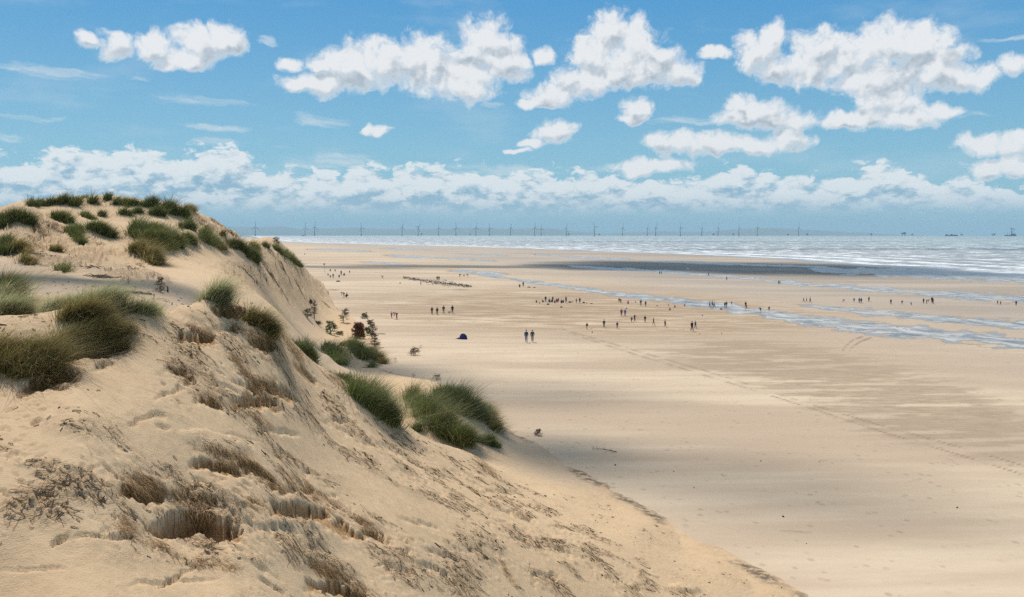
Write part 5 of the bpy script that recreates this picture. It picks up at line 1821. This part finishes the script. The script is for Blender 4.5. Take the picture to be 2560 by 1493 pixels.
# blue dome tent
p = on_beach(1158, 848); k = p.y / FPX
r = empty('tent', p, -0.15)
W, H, Dp = 20 * k, 14 * k, 16 * k
V, F = [], []
n, m = 14, 10
for i in range(m + 1):
    t = i / m * math.pi / 2
    for j in range(n + 1):
        a = math.pi * j / n - 0.25          # open towards the viewer's right
        V.append((math.cos(a) * math.cos(t) * W / 2, math.sin(a) * math.cos(t) * Dp / 2, math.sin(t) ** .85 * H))
for i in range(m):
    for j in range(n):
        F.append((i*(n+1)+j, i*(n+1)+j+1, (i+1)*(n+1)+j+1, (i+1)*(n+1)+j))
M_TENT = plain('tent_fabric', (0.02, 0.08, 0.42), 0.5, var=.15, scale=2)
M_TENT2 = plain('tent_dark_panel', (0.015, 0.035, 0.16), 0.6)
Bag().add((V, F)).build('dome', M_TENT, r)
Bag().add(([(-W*.48,-.02,0),(W*.5,-.02,0),(W*.2,-Dp*.1,H*.75),(0,-Dp*.05,H*.98),(-W*.25,-Dp*.08,H*.75)],[(0,1,2,3,4)])).build('front_panel', M_TENT2, r)
Bag().box((0, 0, .012), (W * 1.1, Dp * 1.1, .02)).build('ground_sheet', M_TENT2, r, smooth=False)
Bag().add(([(-W*.45,-Dp*.1,.03),(-W*.45,Dp*.3,.03),(-W*.95,Dp*.2,.05),(-W*1.0,-Dp*.15,.04),(-W*.5,0,H*.33)],[(0,4,1),(1,4,2),(2,4,3),(3,4,0)])).build('porch_flap', CLOTH['navy'], r)
for sx in (-1, 1):
    path = [(math.cos(t) * W / 2 * 1.01, sx * math.sin(t) * .02 - (.0), math.sin(t) ** .85 * H * 1.015) for t in np.linspace(0, math.pi, 12)]
    path = [(x, y + sx * Dp * .18 * math.sin(math.acos(max(-1, min(1, x / (W * .51))))), z) for x, y, z in path]
    Bag().add(tube(path, [.02 * k * 7] * 12, 4)).build('pole', M_STEEL, r)
tag(r, 'small blue dome tent alone on the open sand', 'tent')

# tall post with a sign by the far group
p = on_beach(812, 683); k = p.y / FPX
r = empty('marker_post', p)
Bag().add(tube([(0, 0, 0), (0, 0, 22 * k)], [.35 * k, .3 * k], 6)).build('post', plain('weathered_wood', (.25, .19, .12), .9), r)
Bag().box((-1.2 * k, -.3 * k, 22.5 * k), (4.5 * k, .3 * k, 3.6 * k)).build('sign_board', plain('sign_orange', (.42, .22, .05), .7), r, smooth=False)
tag(r, 'tall thin marker post with a small orange board by the far group', 'post')

# ------------------------------------------------------------------ shrubs, driftwood and dead conifers
def branchy(rng, h, w, n, droop=0.1, trunk=0.03, leaf=None, lean=(0, 0), levels=2, leafn=6, leafs=0.05):
    tb, br, lv = Bag(), Bag(), Bag()
    top = Vector((lean[0] * h, lean[1] * h, h))
    path = [Vector((0, 0, -0.05)), top * .35 + Vector((rng.normal(0, .04) * h, rng.normal(0, .04) * h, 0)), top * .7 + Vector((rng.normal(0, .05) * h, 0, 0)), top]
    tb.add(tube(path, [trunk, trunk * .8, trunk * .5, trunk * .2], 5))
    for i in range(n):
        t = rng.uniform(.08, .98)
        q = t * 3; j = min(int(q), 2)
        base = path[j].lerp(path[j + 1], q - j)
        a = rng.uniform(0, 2 * math.pi)
        L = w * .5 * rng.uniform(.5, 1.1) * (1.1 - .6 * t)
        d = Vector((math.cos(a), math.sin(a), rng.uniform(.1, .8) - droop * 2)).normalized()
        mid = base + d * L * .5 + Vector((0, 0, rng.normal(0, .03)))
        end = base + d * L + Vector((0, 0, -droop * L))
        br.add(tube([base, mid, end], [trunk * .38, trunk * .26, trunk * .1], 4, False))
        for _ in range(levels * 2):
            u = rng.uniform(.3, 1.0)
            b2 = base.lerp(end, u)
            d2 = (d + Vector(rng.normal(0, .6, 3))).normalized()
            e2 = b2 + d2 * L * rng.uniform(.2, .5)
            br.add(tube([b2, e2], [trunk * .18, trunk * .06], 3, False))
            if leaf:
                for _k in range(leafn):
                    c = b2.lerp(e2, rng.uniform(.2, 1.1)) + Vector(rng.normal(0, leafs * .6, 3))
                    u1 = Vector(rng.normal(0, 1, 3)).normalized() * leafs; u2 = u1.cross(Vector(rng.normal(0, 1, 3))).normalized() * leafs * .4
                    lv.add(([c - u1, c + u2, c + u1, c - u2], [(0, 1, 2, 3)]))
    return tb, br, lv


M_LEAF = plain('shrub_leaf', (0.11, 0.165, 0.04), 0.6, var=.35)
M_LEAF2 = plain('dull_leaf', (0.10, 0.11, 0.05), 0.7, var=.35)
M_RUST = plain('rust_needles', (0.17, 0.065, 0.028), 0.8, var=.4, scale=6)
M_DEADN = plain('dead_needles', (0.21, 0.13, 0.075), 0.9, var=.4, scale=6)


def shrub(px, py, wpx, hpx, n, bark, leafm, label, name='shrub', cat='shrub', leafn=6, lean=(0, 0), trunk=None, leafs=None, droop=.1, group=None, levels=3, lie=0.0, rz=0.0):
    n = int(n * 1.5)
    p = hit(px, py); k = p.y / FPX
    rng = np.random.RandomState(int(px * 3 + py))
    h, w = hpx * k * 0.88, wpx * k
    tb, br, lv = branchy(rng, h, w, n, droop, trunk or max(.014, h * .03), leafm is not None, lean, levels, leafn, (leafs or max(.03, 0.9 * k)) * 0.9)
    o = tb.build('%s' % name, bark, None, p)
    o.rotation_euler = (0, lie, rz)
    b = br.build('branches', bark, o); b['kind'] = 'stuff'
    if leafm:
        l = lv.build('leaves', leafm, o, smooth=False); l['kind'] = 'stuff'
    tag(o, label, cat, group)
    return o


SB = 'shrubs and dead conifers on the flat behind the near dune'
shrub(786, 797, 20, 52, 40, M_TWIG, M_LEAF2, 'tall grey twiggy plant, right stem of the left pair on the flat', leafn=3, lean=(.05, 0), group=SB)
shrub(770, 796, 32, 26, 34, M_TWIG, M_LEAF2, 'low olive bush joined to the grey twiggy stem on the flat', leafn=7, group=SB)
shrub(858, 806, 28, 38, 36, M_TWIG, M_LEAF2, 'loose grey green bush above the rust brown one', leafn=6, lean=(.25, 0), group=SB)
shrub(828, 836, 40, 36, 26, M_TWIG, M_LEAF, 'open shrub with bright green leaves on bare stems', leafn=7, lean=(-.15, 0), leafs=.10, group=SB)
shrub(897, 846, 36, 42, 90, M_BARK, M_RUST, 'rust brown dead conifer standing on the flat', 'dead_conifer', 'conifer', 14, group=SB, trunk=.09, leafs=.09)
shrub(912, 797, 20, 16, 26, M_TWIG, M_LEAF2, 'small olive bush at the top of the plant line', leafn=8, group=SB)
shrub(930, 835, 30, 40, 50, M_TWIG, M_DEADN, 'tall grey dead conifer, upper one at the end of the line', 'dead_conifer', 'conifer', 6, lean=(-.1, 0), group=SB)
shrub(938, 868, 30, 44, 54, M_TWIG, M_DEADN, 'tall grey dead conifer, lower one at the end of the line', 'dead_conifer', 'conifer', 6, lean=(-.15, 0), group=SB)
shrub(919, 838, 20, 22, 18, M_TWIG, M_LEAF, 'bright green sapling between the rust brown conifer and the grey ones', leafn=8, leafs=.08, group=SB)
shrub(776, 762, 12, 14, 30, M_BARK, M_DEADN, 'dark round dead bush on the sand below the far slope', leafn=6, group=SB)
shrub(1034, 888, 34, 22, 40, M_BARK, M_DEADN, 'brown dry bush on the open sand right of the plant line', leafn=4, lean=(.3, 0))
shrub(1052, 872, 14, 10, 14, M_TWIG, None, 'small pale dry twigs behind the brown dry bush')
shrub(988, 906, 18, 12, 18, M_TWIG, None, 'small pale tumbleweed left of the brown dry bush')
shrub(1033, 944, 20, 12, 18, M_TWIG, None, 'faint dry twig tuft above the largest green clump')
shrub(1092, 950, 30, 16, 24, M_TWIG, M_LEAF2, 'dry grey shrub behind the largest green clump', leafn=3)
shrub(1344, 1089, 24, 18, 36, M_BARK, M_DEADN, 'dark dry bush alone on the beach sand', leafn=4, lean=(.2, 0))
for px, py, w, h_, lab in ((850, 838, 26, 9, 'low olive scrub between the open green shrub and the rust brown conifer'), (885, 858, 30, 9, 'low olive scrub at the foot of the rust brown conifer'), (795, 812, 24, 8, 'low pale scrub below the tall grey twiggy plant'), (940, 905, 26, 10, 'low dry scrub at the end of the green clump row')):
    shrub(px, py, w, h_, 30, M_TWIG, M_LEAF2, lab, leafn=6, group=SB)
# dead conifers in the grey hollow of the far dune
DH = 'dead conifers and branches on the far dune'
shrub(402, 731, 34, 44, 26, M_BARK, M_DEADN, 'dark dead conifer upright at the end of the grey hollow', 'dead_conifer', 'conifer', 5, droop=.22, group=DH)
shrub(322, 712, 18, 24, 16, M_BARK, None, 'thin bare dead shrub left of the upright dead conifer', group=DH)
shrub(385, 697, 14, 14, 16, M_TWIG, None, 'small grey twigs behind the upright dead conifer', group=DH)
shrub(690, 612, 26, 20, 30, M_BARK, M_LEAF2, 'dark twiggy shrub on the right skyline of the far dune', leafn=4, group=DH)
for px, py, w, n_, rz, lab in ((262, 694, 84, 60, .3, 'large heap of dark branches in the grey hollow'), (225, 668, 50, 36, .6, 'dark branches beside the triangular tussock'), (322, 668, 44, 34, .5, 'dark branches sliding down the middle of the far dune'),
                               (350, 735, 50, 40, .2, 'dark brushwood at the near rim of the grey hollow'), (618, 684, 44, 34, .5, 'dark dead branches at the top of the bare right slope'), (680, 692, 66, 40, .45, 'long dead branches lying on the bare right slope'),
                               (745, 716, 26, 34, .7, 'dark forked branch low on the right slope'), (700, 655, 50, 26, .6, 'twigs lying on the slope below the right skyline'), (830, 726, 30, 16, .6, 'short dark sticks near the foot of the slope'),
                               (817, 765, 28, 14, .5, 'curved dark stick on the sand below the slope'), (110, 640, 60, 24, .3, 'scattered dark sticks on the sandy spur at left')):
    p = hit(px, py); k = p.y / FPX
    rng = np.random.RandomState(int(px))
    main, tw = Bag(), Bag()
    for i in range(n_):
        a = rng.normal(-rz, .35)
        L = w * k * rng.uniform(.12, .55)
        ox, oy = rng.normal(0, w * k * .28), rng.normal(0, w * k * .22)
        pts = []
        for t in (0, .5, 1):
            x, y = ox + math.cos(a) * L * (t - .5), oy * 1.0 + math.sin(a) * L * (t - .5) + .1 * L * math.sin(t * 3)
            zz = float(ground_at(np.array(p.x + x), np.array(p.y + y))) - p.z + .04 + .16 * L * rng.uniform(0, 1) * math.sin(math.pi * t)
            pts.append((x, y, zz))
        r_ = max(.02, .16 * k * rng.uniform(.8, 2.4))
        (main if i < 6 else tw).add(tube(pts, [r_, r_ * .8, r_ * .4], 4, False))
    o = main.build('dead_branches', M_BARK, None, p)
    t_ = tw.build('twigs', M_BARK, o); t_['kind'] = 'stuff'
    tag(o, lab, 'branches', DH)
p = hit(419, 731); k = p.y / FPX
tag(Bag().add(tube([(0, 0, -.1), (.02, 0, 8 * k), (-.02, 0, 15 * k)], [2.2 * k, 2.0 * k, 1.2 * k], 6)).build('tree_stump', M_BARK, None, p), 'short dark stump right of the upright dead conifer', 'stump')
for px, py, h, lab in ((385, 743, 8, 'small dark stake in front of the grey hollow'), (430, 763, 7, 'small dark stake right of the other on the grey sand')):
    p = hit(px, py); k = p.y / FPX
    tag(Bag().add(tube([(0, 0, -.1), (.01, 0, h * k)], [1.5 * k, 1.0 * k], 6)).build('wooden_stake', M_BARK, None, p), lab, 'stake')

# fallen branch on the beach
p = on_beach(1512, 1128); k = p.y / FPX
Bq = Bag().add(tube([(-30 * k, 14 * k, .06), (-5 * k, 2 * k, .14), (28 * k, -14 * k, .05)], [.35 * k, .8 * k, 1.2 * k], 6))
o = Bq.build('fallen_branch', M_BARK, None, p)
tw = Bag()
rng = np.random.RandomState(5)
for i in range(26):
    t = rng.uniform(0, .95); x = -30 + 58 * t
    base = Vector((x * k, (14 - 28 * t) * k, .1))
    e = base + Vector((rng.normal(-3, 2.5) * k, rng.normal(0, 4) * k, rng.uniform(1, 9) * k))
    tw.add(tube([base, e], [.35 * k, .12 * k], 3, False))
t_ = tw.build('side_twigs', M_BARK, o); t_['kind'] = 'stuff'
tag(o, 'bare fallen branch with upright twigs lying on the beach', 'branch')
for px, py, w, lab in ((955, 836, 20, 'curved piece of driftwood right of the grey dead conifers'), (948, 872, 26, 'bent driftwood at the foot of the lower grey conifer'), (915, 920, 34, 'dark driftwood on the grey flat under the green clumps'), (1990, 1331, 76, 'long thin stick half buried in the right hand sand')):
    p = hit(px, py); k = p.y / FPX
    rr = .9 if px < 1900 else .45
    tag(Bag().add(tube([(-w / 2 * k, w * .1 * k, .03), (-w * .15 * k, 0, .08), (w * .2 * k, -w * .06 * k, .05), (w / 2 * k, -w * .08 * k * (1 if px > 1900 else -1), .06)], [rr * k * .6, rr * k, rr * k, rr * k * .4], 6)).build('driftwood', M_BARK if px < 1900 else M_ROOT, None, p), lab, 'driftwood')
# white plank
p = hit(792, 903); k = p.y / FPX
tag(Bag().box((0, 0, .05), (22 * k, 4 * k, .08), .05).build('plank', CLOTH['white'], None, p, False), 'white plank lying on the grey flat below the left green clump', 'plank')
# stones
def stone(px, py, d, label):
    p = hit(px, py); k = p.y / FPX; rng = np.random.RandomState(int(px + py))
    V, F = [], []
    for i in range(5):
        for j in range(7):
            t, a = math.pi * i / 4, 2 * math.pi * j / 7
            r = d / 2 * k * (1 + rng.normal(0, .12))
            V.append((r * math.sin(t) * math.cos(a), r * math.sin(t) * math.sin(a), r * .4 + r * .75 * math.cos(t)))
    for i in range(4):
        for j in range(7):
            F.append((i * 7 + j, (i + 1) * 7 + j, (i + 1) * 7 + (j + 1) % 7, i * 7 + (j + 1) % 7))
    tag(Bag().add((V, F)).build('stone', M_STONE, None, p), label, 'stone', 'dark stones and clods on the beach sand')


M_STONE = plain('dark_stone', (.04, .035, .03), .9)
for q in ((2393,1271,5,'lone black stone near the right edge of the beach'), (1538,1164,5,'black stone below the fallen branch'), (1958,1293,6,'flat dark clod in the middle of the right hand sand'), (1902,1154,3.5,'small dark stone on the shaded sand right of centre'),
          (2016,1360,3,'small dark stone below the long thin stick'), (2048,1156,3,'small dark stone right of another on the shaded sand'), (1684,1180,3,'small dark stone right of the fallen branch'), (1735,1220,3,'small dark clod on the sand below the branch stone')):
    stone(*q)

# ------------------------------------------------------------------ water lying on the flats
water = sea_material('channel_water', foam=False)
ROWI = np.arange(NB)[:, None] + 0 * np.arange(MB)[None]
names = [None] * 0 + ['long tidal channel crossing the right half of the beach', 'broad shallow water between the channel and the far bank', 'narrow upper stream below the dark wet sand', 'thin stream of water through the dark wet sand', 'pale pool strip left of centre below the surf',
         'small pale pool near the far dune end', 'pale pool above the trodden sand', 'little pool at the end of the wrack', 'thin sheet of water beyond the dune end', 'thin pool close to the surf at left', 'broad dark sheet of water just below the surf at right', 'long thin pool in the middle below the surf', 'thin water streak left of centre']
for i, w in enumerate(WET):
    mk = band(w, 0.35, i) + 0.35 * (fbm(BX / 3.5, BY / 5, 4, 160 + i, .6))
    cell = (mk[:-1, :-1] + mk[1:, 1:]) / 2 > 0.80
    jj, ii = np.nonzero(cell)
    if len(jj) < 12:
        continue
    idx = np.arange(NB * MB).reshape(NB, MB)
    q = np.stack([idx[jj, ii], idx[jj, ii + 1], idx[jj + 1, ii + 1], idx[jj + 1, ii]], -1)
    u, inv = np.unique(q, return_inverse=True)
    co = np.stack([BX.ravel()[u], BY.ravel()[u], BZ2.ravel()[u] + 0.012], -1)
    me = mesh_of('tidal_water', co, [inv.reshape(-1, 4)], dict(offshore=co[:, 0] * 0), True, [water])
    tag(link(bpy.data.objects.new('tidal_water', me)), names[i], kind='structure')

# dark wrack left by the tide
rng = np.random.RandomState(9)
n = 900
px_ = rng.uniform(1008, 1180, n); cy = np.interp(px_, [1008, 1040, 1100, 1180], [706, 712, 722, 730])
py_ = cy + rng.normal(0, 2.6, n) * np.interp(px_, [1008, 1080, 1180], [.6, 1.3, .7])
V, F = [], []
pos_ = [ray(a, b) for a, b in zip(px_, py_)]
yy = 18.2 / -np.array([d.z for d in pos_])
xx = np.array([d.x for d in pos_]) * yy
zz = beach_z(xx, yy)
a = rng.uniform(0, math.pi, n); L = rng.uniform(.15, .6, n); w_ = L * .3
cs, sn = np.cos(a), np.sin(a)
P4 = [np.stack([xx - cs * L, yy - sn * L, zz + .02], -1), np.stack([xx + sn * w_, yy - cs * w_, zz + .05], -1), np.stack([xx + cs * L, yy + sn * L, zz + .03], -1), np.stack([xx - sn * w_, yy + cs * w_, zz + .12], -1)]
me = mesh_of('seaweed_wrack', np.stack(P4, 1).reshape(-1, 3), [np.arange(n * 4).reshape(-1, 4)], {}, False, [plain('wrack', (.03, .025, .02), .8)])
tag(link(bpy.data.objects.new('seaweed_wrack', me)), 'dark streak of seaweed and peat on the sand left of centre', kind='stuff')

# ------------------------------------------------------------------ unseen clouds added overhead to shade parts of the shore
mc, g, b, out = material('shade_cloud_mat')
tc = g.node('ShaderNodeTexCoord')
ox, oy, oz = g.xyz(tc.outputs['Object'])
r2 = g.m('SQRT', ox * ox + oy * oy)
nn = g.noise(g.vm('MULTIPLY', tc.outputs['Object'], (1.6, 1.6, 1.6)), 1.0, 5.0, 0.6)
al = g.smooth(1.0 - r2 + (nn - 0.5) * 1.1, 0.05, 0.75) * g.attr('opacity')
b.inputs['Base Color'].default_value = (.9, .9, .9, 1)
b.inputs['Roughness'].default_value = 1.0
tp = g.node('ShaderNodeBsdfTransparent')
mx = g.node('ShaderNodeMixShader')
g.put(mx.inputs[0], al)
g.t.links.new(tp.outputs[0], mx.inputs[1]); g.t.links.new(b.outputs[0], mx.inputs[2]); g.t.links.new(mx.outputs[0], out.inputs['Surface'])


def shade_cloud_over(px, py, rx, ry, op, rz=0.0, h=650.0, ground=None):
    """an unseen lens added up-sun so that its shade falls where the photo shows shaded ground"""
    p = on_beach(px, py) if ground is None else Vector(ground)
    q = p + SUN_DIR * ((h - p.z) / SUN_DIR.z)
    n, m = 22, 7
    X, Y = [], []
    co = [(0, 0, .10)]
    for i in range(1, m + 1):
        for j in range(n):
            a = 2 * math.pi * j / n
            r = i / m
            co.append((math.cos(a) * r, math.sin(a) * r, .10 * (1 - r * r) + .02 * math.sin(5 * a) * r * (1 - r)))
    F3 = np.array([(0, 1 + j, 1 + (j + 1) % n) for j in range(n)])
    F4 = np.array([(1 + i * n + j, 1 + (i + 1) * n + j, 1 + (i + 1) * n + (j + 1) % n, 1 + i * n + (j + 1) % n) for i in range(m - 1) for j in range(n)])
    low = [(x, y, -z * .5) for x, y, z in co]
    o = len(co)
    me = mesh_of('shade_cloud', np.array(co + low), [np.concatenate([F3, F3[:, ::-1] + o]), np.concatenate([F4, F4[:, ::-1] + o])], dict(opacity=np.full(2 * o, op)), True, [mc])
    ob = bpy.data.objects.new('shade_cloud', me)
    ob.location = q; ob.scale = (rx, ry, max(rx, ry) * .8); ob.rotation_euler = (0, 0, rz)
    tag(link(ob), kind='structure')


shade_cloud_over(1850, 668, 150, 135, 1.0, -.4)
shade_cloud_over(2050, 674, 80, 90, .95, -.4)
shade_cloud_over(1540, 668, 70, 70, .8, 0)
shade_cloud_over(1130, 666, 75, 30, .55, 0)
shade_cloud_over(860, 668, 60, 26, .5, 0)
shade_cloud_over(1330, 985, 17, 12, .24, 0)
shade_cloud_over(1760, 1190, 24, 12, .26, -.5)
shade_cloud_over(1350, 1150, 10, 9, .25, 0)
shade_cloud_over(0, 0, 26, 9, .75, 0, ground=(-30, 52, 13))
shade_cloud_over(0, 0, 17, 13, .6, 0, ground=(-19, 100, 1))
shade_cloud_over(0, 0, 8, 6, .5, 0, ground=(3, 64, 0))

# ------------------------------------------------------------------ sea air
mhz = bpy.data.materials.new('sea_haze')
mhz.use_nodes = True
t = mhz.node_tree; t.nodes.clear()
o_ = t.nodes.new('ShaderNodeOutputMaterial'); v_ = t.nodes.new('ShaderNodeVolumePrincipled')
v_.inputs['Color'].default_value = (0.58, 0.85, 1.0, 1)
v_.inputs['Density'].default_value = HAZE
v_.inputs['Anisotropy'].default_value = 0.0
t.links.new(v_.outputs[0], o_.inputs['Volume'])
hz = Bag().box((0, 21000, 150), (110000, 46000, 600)).build('haze', mhz, None, None, False)
tag(hz, 'pale blue sea haze', kind='stuff')
